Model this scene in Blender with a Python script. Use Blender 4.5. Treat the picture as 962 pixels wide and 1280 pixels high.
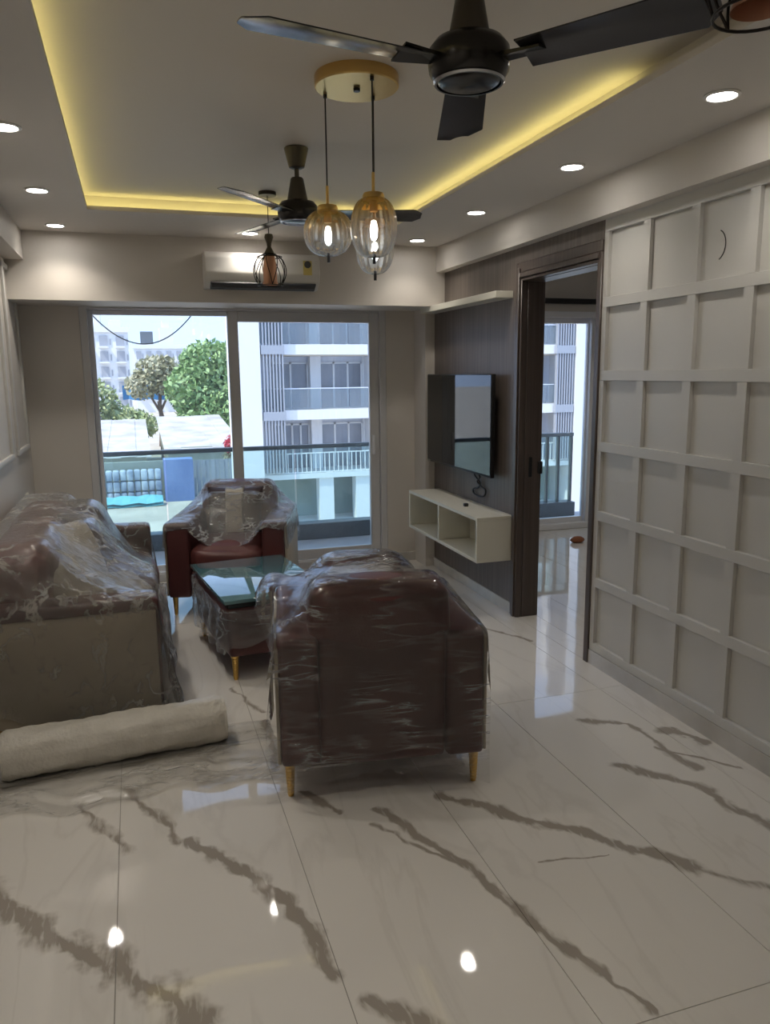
import bpy, bmesh, math, random
import numpy as np
from mathutils import Matrix, Vector
random.seed(7); rng = np.random.default_rng(7)
S = bpy.context.scene
for o in list(bpy.data.objects): bpy.data.objects.remove(o)
C = S.collection
PI = math.pi

# ------------------------------------------------------------------ camera
cam_d = bpy.data.cameras.new('camera'); cam = bpy.data.objects.new('camera', cam_d); C.objects.link(cam)
cam_d.sensor_fit = 'VERTICAL'; cam_d.sensor_height = 36.0; cam_d.lens = 957.98 / 1280 * 36.0
cam_d.clip_start = 0.05; cam_d.clip_end = 800
cr = Vector((0.95134707, -0.30793826, -0.01062032)); cu = Vector((0.06499335, 0.16685999, 0.98383617)); cf = Vector((0.30118869, 0.9366599, -0.1787557))
cam.matrix_world = Matrix(((cr.x, cu.x, -cf.x, 0), (cr.y, cu.y, -cf.y, 0), (cr.z, cu.z, -cf.z, 1.6), (0, 0, 0, 1)))
S.camera = cam

# ------------------------------------------------------------------ world, sun, exposure
S.view_settings.view_transform = 'Standard'; S.view_settings.look = 'None'
S.view_settings.gamma = 1.0; S.view_settings.use_curve_mapping = False
S.view_settings.exposure = 1.5
W = bpy.data.worlds.new('sky'); S.world = W; W.use_nodes = True
wn = W.node_tree; wn.nodes.clear()
wo = wn.nodes.new('ShaderNodeOutputWorld'); wb = wn.nodes.new('ShaderNodeBackground')
tc = wn.nodes.new('ShaderNodeTexCoord'); sx = wn.nodes.new('ShaderNodeSeparateXYZ'); rp = wn.nodes.new('ShaderNodeValToRGB')
wn.links.new(tc.outputs['Generated'], sx.inputs[0]); wn.links.new(sx.outputs['Z'], rp.inputs[0])
rp.color_ramp.elements[0].position = 0.0; rp.color_ramp.elements[0].color = (0.33, 0.44, 0.68, 1)
rp.color_ramp.elements[1].position = 0.6; rp.color_ramp.elements[1].color = (0.27, 0.40, 0.68, 1)
wn.links.new(rp.outputs[0], wb.inputs[0]); wn.links.new(wb.outputs[0], wo.inputs[0])
wb.inputs[1].default_value = 1.1
sun_d = bpy.data.lights.new('sun', 'SUN'); sun_d.energy = 1.9; sun_d.angle = 0.01; sun_d.color = (1.0, 0.95, 0.87)
sun = bpy.data.objects.new('sun', sun_d); C.objects.link(sun)
sun.rotation_euler = Vector((0.75, 0.30, -1.25)).to_track_quat('-Z', 'Y').to_euler()
DOWNLIGHT_W = 8.0
LED_STRENGTH = 3.2

# ------------------------------------------------------------------ helpers
def link(o, parent=None):
    C.objects.link(o)
    if parent is not None: o.parent = parent
    return o
def tag(o, label=None, cat=None, group=None, kind=None):
    if label: o['label'] = label
    if cat: o['category'] = cat
    if group: o['group'] = group
    if kind: o['kind'] = kind
    return o
def empty(name, loc=(0, 0, 0), rz=0.0):
    o = bpy.data.objects.new(name, None); o.location = loc; o.rotation_euler = (0, 0, rz); o.empty_display_size = 0.1
    C.objects.link(o); return o
def copy_tree(o, parent=None):
    c = o.copy(); C.objects.link(c); c.parent = parent
    for ch in list(o.children): copy_tree(ch, c)
    return c
class MB:
    def __init__(s): s.v = []; s.f = []
    def add(s, vs, fs):
        n = len(s.v); s.v += [tuple(v) for v in vs]; s.f += [tuple(i + n for i in f) for f in fs]; return s
    def box(s, x0, x1, y0, y1, z0, z1):
        return s.add([(x0, y0, z0), (x1, y0, z0), (x1, y1, z0), (x0, y1, z0), (x0, y0, z1), (x1, y0, z1), (x1, y1, z1), (x0, y1, z1)],
                     [(0, 3, 2, 1), (4, 5, 6, 7), (0, 1, 5, 4), (1, 2, 6, 5), (2, 3, 7, 6), (3, 0, 4, 7)])
    def bar(s, a, b, w, h, up=(0, 0, 1)):
        a = Vector(a); b = Vector(b); d = (b - a).normalized(); up = Vector(up)
        if abs(d.dot(up)) > .98: up = Vector((1, 0, 0))
        x = d.cross(up).normalized(); y = x.cross(d)
        P = [p + x * sx_ * w / 2 + y * sy_ * h / 2 for p in (a, b) for sx_, sy_ in ((-1, -1), (1, -1), (1, 1), (-1, 1))]
        return s.add(P, [(0, 1, 2, 3), (7, 6, 5, 4), (0, 4, 5, 1), (1, 5, 6, 2), (2, 6, 7, 3), (3, 7, 4, 0)])
    def lathe(s, prof, c=(0, 0, 0), n=24, rib=0.0, ribn=0, caps=True):
        vs = []; m = len(prof)
        for i in range(n):
            a = 2 * PI * i / n; k = 1 + rib * math.cos(ribn * a)
            for r, z in prof: vs.append((c[0] + r * k * math.cos(a), c[1] + r * k * math.sin(a), c[2] + z))
        fs = []
        for i in range(n):
            j = (i + 1) % n
            for q in range(m - 1): fs.append((i * m + q, j * m + q, j * m + q + 1, i * m + q + 1))
        if caps:
            if prof[0][0] > 1e-4: fs.append(tuple(reversed([i * m for i in range(n)])))
            if prof[-1][0] > 1e-4: fs.append(tuple(i * m + m - 1 for i in range(n)))
        return s.add(vs, fs)
    def tube(s, pts, r, n=8, closed=False):
        pts = [Vector(p) for p in pts]; N = len(pts); vs = []; prev = None
        for i, p in enumerate(pts):
            if closed: d = pts[(i + 1) % N] - pts[i - 1]
            else: d = pts[min(i + 1, N - 1)] - pts[max(i - 1, 0)]
            d.normalize()
            if prev is None:
                up = Vector((0, 0, 1)) if abs(d.z) < .9 else Vector((1, 0, 0)); x = d.cross(up).normalized()
            else: x = (prev - d * prev.dot(d)).normalized()
            prev = x; y = d.cross(x); rr = r[i] if isinstance(r, (list, tuple)) else r
            for k in range(n):
                a = 2 * PI * k / n; vs.append(p + (x * math.cos(a) + y * math.sin(a)) * rr)
        fs = []
        for i in range(N if closed else N - 1):
            j = (i + 1) % N
            for k in range(n):
                l = (k + 1) % n; fs.append((i * n + k, i * n + l, j * n + l, j * n + k))
        if not closed: fs.append(tuple(reversed(range(n)))); fs.append(tuple((N - 1) * n + k for k in range(n)))
        return s.add(vs, fs)
    def build(s, name, m, parent=None, smooth=False, bevel=0.0, seg=2, sharp=40):
        me = bpy.data.meshes.new(name); me.from_pydata(s.v, [], s.f); me.update()
        bm = bmesh.new(); bm.from_mesh(me)
        bmesh.ops.recalc_face_normals(bm, faces=bm.faces)
        if bevel: bmesh.ops.bevel(bm, geom=bm.edges[:], offset=bevel, segments=seg, affect='EDGES', profile=.5, clamp_overlap=True)
        bm.to_mesh(me); bm.free()
        if smooth or bevel:
            for p in me.polygons: p.use_smooth = True
            me.set_sharp_from_angle(angle=math.radians(sharp))
        o = bpy.data.objects.new(name, me); 
        if m: me.materials.append(m)
        return link(o, parent)
def pad(name, m, parent, x0, x1, y0, y1, z0, z1, r=.03, puff=.012, n=10, wob=.004, seed=0):
    """upholstered block: subdivided rounded box that swells a little in the middle of each face"""
    bm = bmesh.new(); bmesh.ops.create_cube(bm, size=2)
    bmesh.ops.subdivide_edges(bm, edges=bm.edges[:], cuts=n, use_grid_fill=True)
    hx, hy, hz = (x1 - x0) / 2, (y1 - y0) / 2, (z1 - z0) / 2; c = Vector(((x0 + x1) / 2, (y0 + y1) / 2, (z0 + z1) / 2))
    r = min(r, hx * .95, hy * .95, hz * .95)
    for v in bm.verts:
        t = v.co.copy()
        # denser verts near the edges
        u = Vector([math.copysign(1 - (1 - abs(k)) ** 1.5 if abs(k) < 1 else 1, k) for k in t])
        p = Vector((u.x * hx, u.y * hy, u.z * hz))
        q = Vector((max(-hx + r, min(hx - r, p.x)), max(-hy + r, min(hy - r, p.y)), max(-hz + r, min(hz - r, p.z))))
        d = p - q
        if d.length > 1e-6: p = q + d.normalized() * r
        sw = [(1 - t.y ** 2) * (1 - t.z ** 2), (1 - t.x ** 2) * (1 - t.z ** 2), (1 - t.x ** 2) * (1 - t.y ** 2)]
        for i in range(3):
            if abs(t[i]) > .999: p[i] += math.copysign(puff * sw[i], t[i])
        p.x += wob * math.sin(9 * p.y + 7 * p.z + seed); p.z += wob * math.sin(8 * p.x + 6 * p.y + 2 * seed)
        v.co = c + p
    me = bpy.data.meshes.new(name); bm.to_mesh(me); bm.free()
    for p in me.polygons: p.use_smooth = True
    me.materials.append(m); o = bpy.data.objects.new(name, me); return link(o, parent)
def pillow_mesh(name, w, h, t, seed=0, n=14):
    vs = []; fs = []
    for sgn in (1, -1):
        b = len(vs)
        for i in range(n + 1):
            for j in range(n + 1):
                u = 2 * i / n - 1; v = 2 * j / n - 1
                k = ((1 - u ** 4) * (1 - v ** 4)) ** .55
                pin = 1 - .10 * (1 - abs(v)) * abs(u) ** 3; pin2 = 1 - .10 * (1 - abs(u)) * abs(v) ** 3
                z = sgn * t / 2 * k * (1 + .10 * math.sin(5 * u + seed) * math.cos(4 * v + seed))
                vs.append((u * w / 2 * pin, v * h / 2 * pin2, z))
        for i in range(n):
            for j in range(n):
                a = b + i * (n + 1) + j; q = (a, a + n + 1, a + n + 2, a + 1); fs.append(q if sgn > 0 else q[::-1])
    me = bpy.data.meshes.new(name); me.from_pydata(vs, [], fs)
    bm = bmesh.new(); bm.from_mesh(me); bmesh.ops.remove_doubles(bm, verts=bm.verts, dist=1e-5); bm.to_mesh(me); bm.free()
    for p in me.polygons: p.use_smooth = True
    return me

# ------------------------------------------------------------------ materials
def newmat(name):
    m = bpy.data.materials.new(name); m.use_nodes = True; nt = m.node_tree
    return m, nt, nt.nodes['Principled BSDF'], nt.nodes['Material Output']
def N(nt, t, **kw):
    n = nt.nodes.new(t)
    for k, v in kw.items(): setattr(n, k, v)
    return n
def pmat(name, col, rough=.5, metal=0.0, spec=.5, col2=None, nscale=8, bump=0.0, bscale=60, stretch=None, emit=None, estr=0, coat=0, detail=4):
    m, nt, b, o = newmat(name)
    b.inputs['Base Color'].default_value = (*col, 1); b.inputs['Roughness'].default_value = rough
    b.inputs['Metallic'].default_value = metal; b.inputs['Specular IOR Level'].default_value = spec; b.inputs['Coat Weight'].default_value = coat
    if emit: b.inputs['Emission Color'].default_value = (*emit, 1); b.inputs['Emission Strength'].default_value = estr
    if col2 or bump:
        tcn = N(nt, 'ShaderNodeTexCoord'); mp = N(nt, 'ShaderNodeMapping'); nt.links.new(tcn.outputs['Object'], mp.inputs[0])
        if stretch: mp.inputs['Scale'].default_value = stretch
    if col2:
        nz = N(nt, 'ShaderNodeTexNoise'); nz.inputs['Scale'].default_value = nscale; nz.inputs['Detail'].default_value = detail
        nt.links.new(mp.outputs[0], nz.inputs[0]); mx = N(nt, 'ShaderNodeMix', data_type='RGBA')
        rmp = N(nt, 'ShaderNodeMapRange'); rmp.inputs[1].default_value = .35; rmp.inputs[2].default_value = .65
        nt.links.new(nz.outputs[0], rmp.inputs[0]); nt.links.new(rmp.outputs[0], mx.inputs[0])
        mx.inputs[6].default_value = (*col, 1); mx.inputs[7].default_value = (*col2, 1); nt.links.new(mx.outputs[2], b.inputs['Base Color'])
    if bump:
        nb = N(nt, 'ShaderNodeTexNoise'); nb.inputs['Scale'].default_value = bscale; nb.inputs['Detail'].default_value = 3
        nt.links.new(mp.outputs[0], nb.inputs[0]); bp = N(nt, 'ShaderNodeBump'); bp.inputs['Strength'].default_value = bump; bp.inputs['Distance'].default_value = .01
        nt.links.new(nb.outputs[0], bp.inputs['Height']); nt.links.new(bp.outputs[0], b.inputs['Normal'])
    return m
def emis(name, col, s, onesided=False):
    m, nt, b, o = newmat(name); nt.nodes.remove(b)
    e = N(nt, 'ShaderNodeEmission'); e.inputs[0].default_value = (*col, 1); e.inputs[1].default_value = s
    nt.links.new(e.outputs[0], o.inputs[0]); return m
def glassmat(name, tint, refl=1.0, haze=0.0, rough=0.0, ior=1.45):
    m, nt, b, o = newmat(name); nt.nodes.remove(b)
    t = N(nt, 'ShaderNodeBsdfTransparent'); t.inputs[0].default_value = (*tint, 1)
    g = N(nt, 'ShaderNodeBsdfGlossy'); g.inputs['Roughness'].default_value = rough; g.inputs[0].default_value = (refl, refl, refl, 1)
    f = N(nt, 'ShaderNodeFresnel'); f.inputs[0].default_value = ior
    mx = N(nt, 'ShaderNodeMixShader'); nt.links.new(f.outputs[0], mx.inputs[0]); nt.links.new(t.outputs[0], mx.inputs[1]); nt.links.new(g.outputs[0], mx.inputs[2])
    out = mx
    if haze:
        d = N(nt, 'ShaderNodeBsdfDiffuse'); d.inputs[0].default_value = (.9, .92, .95, 1); tr = N(nt, 'ShaderNodeBsdfTranslucent'); tr.inputs[0].default_value = (.9, .93, .97, 1)
        a = N(nt, 'ShaderNodeMixShader'); a.inputs[0].default_value = .5; nt.links.new(d.outputs[0], a.inputs[1]); nt.links.new(tr.outputs[0], a.inputs[2])
        m2 = N(nt, 'ShaderNodeMixShader'); m2.inputs[0].default_value = haze; nt.links.new(mx.outputs[0], m2.inputs[1]); nt.links.new(a.outputs[0], m2.inputs[2]); out = m2
    nt.links.new(out.outputs[0], o.inputs[0]); return m
def filmmat(name, milk=.08, streak=.35, scale=(14, 3, 3), bump=.6, rough=.12, ior=1.5, milkcol=(.86, .87, .88), rot=0.5):
    """clear packing film: see-through, glossy, highlights painted white along its creases"""
    m, nt, b, o = newmat(name); nt.nodes.remove(b)
    tcn = N(nt, 'ShaderNodeTexCoord'); mp = N(nt, 'ShaderNodeMapping'); nt.links.new(tcn.outputs['Object'], mp.inputs[0])
    mp.inputs['Scale'].default_value = scale; mp.inputs['Rotation'].default_value = (rot * .6, rot * .8, rot)
    n1 = N(nt, 'ShaderNodeTexNoise'); n1.inputs['Scale'].default_value = 1.6; n1.inputs['Detail'].default_value = 5; n1.inputs['Distortion'].default_value = .45
    nt.links.new(mp.outputs[0], n1.inputs[0])
    # ridged creases: 1 - |2n-1|
    a = N(nt, 'ShaderNodeMath', operation='MULTIPLY_ADD'); a.inputs[1].default_value = 2; a.inputs[2].default_value = -1; nt.links.new(n1.outputs[0], a.inputs[0])
    ab = N(nt, 'ShaderNodeMath', operation='ABSOLUTE'); nt.links.new(a.outputs[0], ab.inputs[0])
    rg = N(nt, 'ShaderNodeMapRange'); rg.inputs[1].default_value = 0.0; rg.inputs[2].default_value = .10; rg.inputs[3].default_value = 1; rg.inputs[4].default_value = 0
    nt.links.new(ab.outputs[0], rg.inputs[0])
    n2 = N(nt, 'ShaderNodeTexNoise'); n2.inputs['Scale'].default_value = 5; n2.inputs['Detail'].default_value = 2; nt.links.new(tcn.outputs['Object'], n2.inputs[0])
    mk = N(nt, 'ShaderNodeMapRange'); mk.inputs[1].default_value = .42; mk.inputs[2].default_value = .66; nt.links.new(n2.outputs[0], mk.inputs[0])
    cr_ = N(nt, 'ShaderNodeMath', operation='MULTIPLY'); nt.links.new(rg.outputs[0], cr_.inputs[0]); nt.links.new(mk.outputs[0], cr_.inputs[1])
    fac = N(nt, 'ShaderNodeMath', operation='MULTIPLY_ADD'); fac.inputs[1].default_value = streak; fac.inputs[2].default_value = milk; nt.links.new(cr_.outputs[0], fac.inputs[0])  # white amount: overall milk plus painted highlights on the creases
    n3 = N(nt, 'ShaderNodeTexNoise'); n3.inputs['Scale'].default_value = 26; n3.inputs['Detail'].default_value = 3; n3.inputs['Distortion'].default_value = .6; nt.links.new(tcn.outputs['Object'], n3.inputs[0])
    hs = N(nt, 'ShaderNodeMath', operation='MULTIPLY_ADD'); hs.inputs[1].default_value = .5; nt.links.new(n3.outputs[0], hs.inputs[0]); nt.links.new(cr_.outputs[0], hs.inputs[2])
    bp = N(nt, 'ShaderNodeBump'); bp.inputs['Strength'].default_value = bump; bp.inputs['Distance'].default_value = .012; nt.links.new(hs.outputs[0], bp.inputs['Height'])
    t = N(nt, 'ShaderNodeBsdfTransparent'); t.inputs[0].default_value = (.97, .97, .97, 1)
    g = N(nt, 'ShaderNodeBsdfGlossy'); g.inputs['Roughness'].default_value = rough; nt.links.new(bp.outputs[0], g.inputs['Normal'])
    f = N(nt, 'ShaderNodeFresnel'); f.inputs[0].default_value = ior; nt.links.new(bp.outputs[0], f.inputs['Normal'])
    mx = N(nt, 'ShaderNodeMixShader'); nt.links.new(f.outputs[0], mx.inputs[0]); nt.links.new(t.outputs[0], mx.inputs[1]); nt.links.new(g.outputs[0], mx.inputs[2])
    d = N(nt, 'ShaderNodeBsdfDiffuse'); d.inputs[0].default_value = (*milkcol, 1); tr = N(nt, 'ShaderNodeBsdfTranslucent'); tr.inputs[0].default_value = (*milkcol, 1)
    am = N(nt, 'ShaderNodeMixShader'); am.inputs[0].default_value = .4; nt.links.new(d.outputs[0], am.inputs[1]); nt.links.new(tr.outputs[0], am.inputs[2])
    m2 = N(nt, 'ShaderNodeMixShader'); nt.links.new(fac.outputs[0], m2.inputs[0]); nt.links.new(mx.outputs[0], m2.inputs[1]); nt.links.new(am.outputs[0], m2.inputs[2])
    nt.links.new(m2.outputs[0], o.inputs[0]); return m

VEINS = [  # floor veins: polyline in room metres, half width, strength
 ([(-0.62, 2.52), (-0.49, 2.35), (-0.18, 2.03), (-0.03, 1.86), (.06, 1.74)], .035, .75), ([(-0.12, 2.96), (0.05, 2.53)], .016, .6),
 ([(0.09, 2.53), (0.29, 2.21), (0.38, 2.01), (0.41, 1.77)], .022, .85), ([(0.76, 2.51), (0.96, 2.02), (1.01, 1.79), (1.16, 1.39)], .015, .9),
 ([(1.02, 2.51), (1.42, 2.1), (1.64, 1.84)], .022, .85), ([(1.64, 1.84), (1.85, 1.62)], .012, .45), ([(1.16, 2.03), (1.41, 1.99)], .005, .6),
 ([(1.79, 2.49), (1.98, 2.24), (2.06, 1.95)], .020, .75), ([(1.87, 2.91), (2.06, 2.8), (2.07, 2.65), (2.09, 2.36)], .016, .7),
 ([(2.19, 2.68), (2.28, 2.55)], .03, .9), ([(2.04, 2.56), (2.25, 2.31)], .010, .6), ([(0.48, 1.66), (0.59, 1.52)], .022, .8),
 ([(0.53, 2.71), (0.61, 2.52)], .016, .7), ([(0.72, 2.41), (0.84, 2.21), (.92, 2.1)], .007, .6), ([(-0.3, 2.9), (-0.13, 2.53)], .018, .5),
 ([(2.0, 4.3), (2.18, 3.92)], .014, .7), ([(0.48, 3.39), (0.46, 2.92)], .014, .6), ([(0.38, 3.81), (0.5, 3.47)], .012, .5)]
def marblemat():
    m, nt, b, o = newmat('marble_tile'); L = nt.links.new
    geo = N(nt, 'ShaderNodeNewGeometry')
    nw = N(nt, 'ShaderNodeTexNoise'); nw.inputs['Scale'].default_value = 5.5; nw.inputs['Detail'].default_value = 2.5; L(geo.outputs['Position'], nw.inputs[0])
    wv = N(nt, 'ShaderNodeVectorMath', operation='MULTIPLY_ADD'); L(nw.outputs['Color'], wv.inputs[0]); wv.inputs[1].default_value = (.09, .09, 0); wv.inputs[2].default_value = (-.045, -.045, 0)
    ps = N(nt, 'ShaderNodeVectorMath', operation='MULTIPLY_ADD'); L(geo.outputs['Position'], ps.inputs[0]); ps.inputs[1].default_value = (1, 1, 0); L(wv.outputs[0], ps.inputs[2])
    nwid = N(nt, 'ShaderNodeTexNoise'); nwid.inputs['Scale'].default_value = 9; nwid.inputs['Detail'].default_value = 3; L(geo.outputs['Position'], nwid.inputs[0])
    wr = N(nt, 'ShaderNodeMapRange'); wr.inputs[1].default_value = .35; wr.inputs[2].default_value = .68; wr.inputs[3].default_value = .35; wr.inputs[4].default_value = 1.6; L(nwid.outputs[0], wr.inputs[0])
    acc = None
    for pts, hw, st in VEINS:
        for k in range(len(pts) - 1):
            a = Vector((*pts[k], 0)); c = Vector((*pts[k + 1], 0)); ba = c - a
            pa = N(nt, 'ShaderNodeVectorMath', operation='SUBTRACT'); L(ps.outputs[0], pa.inputs[0]); pa.inputs[1].default_value = a
            dt = N(nt, 'ShaderNodeVectorMath', operation='DOT_PRODUCT'); L(pa.outputs[0], dt.inputs[0]); dt.inputs[1].default_value = ba / ba.length_squared
            cl = N(nt, 'ShaderNodeClamp'); L(dt.outputs['Value'], cl.inputs[0])
            pr = N(nt, 'ShaderNodeVectorMath', operation='SCALE'); pr.inputs[0].default_value = ba; L(cl.outputs[0], pr.inputs['Scale'])
            ds = N(nt, 'ShaderNodeVectorMath', operation='DISTANCE'); L(pa.outputs[0], ds.inputs[0]); L(pr.outputs[0], ds.inputs[1])
            wm = N(nt, 'ShaderNodeMath', operation='MULTIPLY'); L(wr.outputs[0], wm.inputs[0]); wm.inputs[1].default_value = hw * 1.9
            mr = N(nt, 'ShaderNodeMapRange', interpolation_type='SMOOTHSTEP'); L(ds.outputs['Value'], mr.inputs[0]); L(wm.outputs[0], mr.inputs[2]); mr.inputs[1].default_value = 0; mr.inputs[3].default_value = st; mr.inputs[4].default_value = 0
            if acc is None: acc = mr
            else:
                mxm = N(nt, 'ShaderNodeMath', operation='MAXIMUM'); L(acc.outputs[0], mxm.inputs[0]); L(mr.outputs[0], mxm.inputs[1]); acc = mxm
    stn = N(nt, 'ShaderNodeTexNoise'); smp = N(nt, 'ShaderNodeMapping'); smp.inputs['Rotation'].default_value = (0, 0, .5); smp.inputs['Scale'].default_value = (60, 12, 1); L(ps.outputs[0], smp.inputs[0]); L(smp.outputs[0], stn.inputs[0]); stn.inputs['Scale'].default_value = 1; stn.inputs['Detail'].default_value = 3
    stm = N(nt, 'ShaderNodeMapRange'); L(stn.outputs[0], stm.inputs[0]); stm.inputs[1].default_value = .3; stm.inputs[2].default_value = .6; stm.inputs[3].default_value = .6; stm.inputs[4].default_value = 2.0
    acc2 = N(nt, 'ShaderNodeMath', operation='MULTIPLY', use_clamp=True); L(acc.outputs[0], acc2.inputs[0]); L(stm.outputs[0], acc2.inputs[1]); acc3 = N(nt, 'ShaderNodeMath', operation='MINIMUM'); L(acc2.outputs[0], acc3.inputs[0]); acc3.inputs[1].default_value = .82; acc = acc3
    # soft grey background veining along the same diagonal
    mp = N(nt, 'ShaderNodeMapping'); L(geo.outputs['Position'], mp.inputs[0]); mp.inputs['Rotation'].default_value = (0, 0, -.45); mp.inputs['Scale'].default_value = (2.4, .55, 1)
    nb = N(nt, 'ShaderNodeTexNoise'); nb.inputs['Scale'].default_value = 1.5; nb.inputs['Detail'].default_value = 7; nb.inputs['Distortion'].default_value = .7; L(mp.outputs[0], nb.inputs[0])
    a1 = N(nt, 'ShaderNodeMath', operation='SUBTRACT'); L(nb.outputs[0], a1.inputs[0]); a1.inputs[1].default_value = .5
    a2 = N(nt, 'ShaderNodeMath', operation='ABSOLUTE'); L(a1.outputs[0], a2.inputs[0])
    a3 = N(nt, 'ShaderNodeMapRange'); L(a2.outputs[0], a3.inputs[0]); a3.inputs[1].default_value = 0; a3.inputs[2].default_value = .03; a3.inputs[3].default_value = .10; a3.inputs[4].default_value = 0
    fin = N(nt, 'ShaderNodeMath', operation='MAXIMUM'); L(acc.outputs[0], fin.inputs[0]); L(a3.outputs[0], fin.inputs[1])
    mx = N(nt, 'ShaderNodeMix', data_type='RGBA'); L(fin.outputs[0], mx.inputs[0]); mx.inputs[6].default_value = (.74, .715, .68, 1); mx.inputs[7].default_value = (.27, .23, .19, 1)
    L(mx.outputs[2], b.inputs['Base Color']); b.inputs['Roughness'].default_value = .035; b.inputs['IOR'].default_value = 1.52
    wvn = N(nt, 'ShaderNodeTexNoise'); wvn.inputs['Scale'].default_value = 3.0; wvn.inputs['Detail'].default_value = 1; L(geo.outputs['Position'], wvn.inputs[0])
    bp = N(nt, 'ShaderNodeBump'); bp.inputs['Strength'].default_value = .08; bp.inputs['Distance'].default_value = .02; L(wvn.outputs[0], bp.inputs['Height']); L(bp.outputs[0], b.inputs['Normal'])
    return m
def woodmat(name, c1, c2, axis_scale=(60, 60, 1.5), rough=.45):
    m, nt, b, o = newmat(name); L = nt.links.new
    geo = N(nt, 'ShaderNodeNewGeometry'); mp = N(nt, 'ShaderNodeMapping'); mp.inputs['Scale'].default_value = axis_scale; L(geo.outputs['Position'], mp.inputs[0])
    n = N(nt, 'ShaderNodeTexNoise'); n.inputs['Scale'].default_value = 1; n.inputs['Detail'].default_value = 5; n.inputs['Distortion'].default_value = .4; L(mp.outputs[0], n.inputs[0])
    r = N(nt, 'ShaderNodeMapRange'); r.inputs[1].default_value = .35; r.inputs[2].default_value = .65; L(n.outputs[0], r.inputs[0])
    mx = N(nt, 'ShaderNodeMix', data_type='RGBA'); L(r.outputs[0], mx.inputs[0]); mx.inputs[6].default_value = (*c1, 1); mx.inputs[7].default_value = (*c2, 1)
    L(mx.outputs[2], b.inputs['Base Color']); b.inputs['Roughness'].default_value = rough
    bp = N(nt, 'ShaderNodeBump'); bp.inputs['Strength'].default_value = .25; bp.inputs['Distance'].default_value = .003; L(n.outputs[0], bp.inputs['Height']); L(bp.outputs[0], b.inputs['Normal'])
    return m

M = {}
M['wall'] = pmat('wall_paint', (.62, .58, .53), .55, bump=.03, bscale=120)
M['ceil'] = pmat('ceiling_paint', (.66, .62, .575), .7, bump=.02, bscale=90)
M['panelwall'] = pmat('panel_paint', (.62, .61, .585), .38, bump=.03, bscale=80)
M['marble'] = marblemat()
M['grout'] = pmat('grout', (.34, .32, .29), .8)
M['skirt'] = pmat('skirting_tile', (.66, .64, .61), .12, col2=(.5, .48, .45), nscale=3)
M['wood'] = woodmat('wood_laminate', (.115, .092, .080), (.165, .135, .118))
M['casing'] = woodmat('door_casing_wood', (.075, .057, .050), (.105, .082, .072), rough=.35)
M['upvc'] = pmat('window_frame_upvc', (.60, .595, .60), .35)
M['upvcw'] = pmat('white_sash_upvc', (.8, .81, .84), .3)
M['glass'] = glassmat('window_glass', (.97, .985, .98), haze=.035)  # haze whitens the pane to imitate the hazy brightness outside
M['railglass'] = glassmat('railing_glass', (.80, .92, .91), haze=.03)
M['railmetal'] = pmat('railing_metal', (.13, .15, .15), .35, .7)
M['granite'] = pmat('dark_granite', (.05, .06, .06), .35, col2=(.09, .10, .10), nscale=40)
M['concrete'] = pmat('balcony_tile', (.45, .44, .42), .6, col2=(.38, .37, .35), nscale=6)
M['white'] = pmat('white_laminate', (.68, .66, .57), .4)
M['black'] = pmat('black_plastic', (.012, .012, .013), .35)
M['screen'] = pmat('tv_screen', (.010, .011, .013), .025, spec=.6)
M['gold'] = pmat('gold_metal', (.72, .47, .14), .28, 1.0, bump=.15, bscale=90)
M['brass'] = pmat('brushed_brass', (.66, .45, .17), .30, 1.0, bump=.05, bscale=200)
M['maroon'] = pmat('maroon_leatherette', (.085, .026, .027), .42, spec=.5, col2=(.11, .034, .033), nscale=5, bump=.05, bscale=160)
M['maroon_l'] = pmat('maroon_leatherette_cushion', (.105, .034, .034), .40, spec=.5, col2=(.14, .046, .044), nscale=6, bump=.08, bscale=110)
M['cream'] = pmat('cream_leatherette', (.46, .40, .31), .5, col2=(.42, .365, .285), nscale=4, bump=.05, bscale=140)
M['pillowc'] = pmat('beige_pillow_fabric', (.48, .44, .37), .8, bump=.15, bscale=220)
M['pillowd'] = pmat('dark_pillow_fabric', (.045, .026, .028), .7, bump=.15, bscale=220)
M['tabletop'] = pmat('table_glass_top', (.10, .22, .25), .03, spec=.9, coat=.6)
M['tableedge'] = pmat('table_glass_edge', (.02, .035, .04), .1)
M['fanmetal'] = pmat('gunmetal_fan', (.035, .033, .031), .22, .75, spec=.6)
M['fancone'] = pmat('bronze_fan_cover', (.085, .075, .058), .35, .6)
M['fanblade'] = pmat('fan_blade_gloss', (.045, .045, .050), .18, .5, spec=.7)
M['fanrim'] = pmat('fan_silver_rim', (.55, .55, .56), .2, 1.0)
M['globe'] = None
M['cable'] = pmat('black_cable', (.012, .012, .012), .5)
M['bulb'] = emis('lamp_bulb', (.90, .95, 1.0), 3.0)
M['wire'] = pmat('cage_black_wire', (.02, .016, .014), .45, .6)
M['copper'] = pmat('rose_copper_mesh', (.55, .30, .20), .4, .8)
M['acw'] = pmat('ac_white_plastic', (.72, .70, .66), .35)
M['acd'] = pmat('ac_dark_vent', (.06, .06, .065), .5)
M['dl'] = emis('downlight_disc', (1, .96, .9), 14)
M['dlrim'] = pmat('downlight_rim', (.75, .73, .7), .4)
M['led'] = emis('led_warm_yellow', (1.0, .86, .30), LED_STRENGTH)
M['bubble'] = pmat('foam_roll', (.70, .67, .61), .45, col2=(.62, .59, .53), nscale=12, bump=.5, bscale=70)
M['leaf_brown'] = pmat('brown_husk', (.26, .09, .035), .7, bump=.5, bscale=60)
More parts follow.
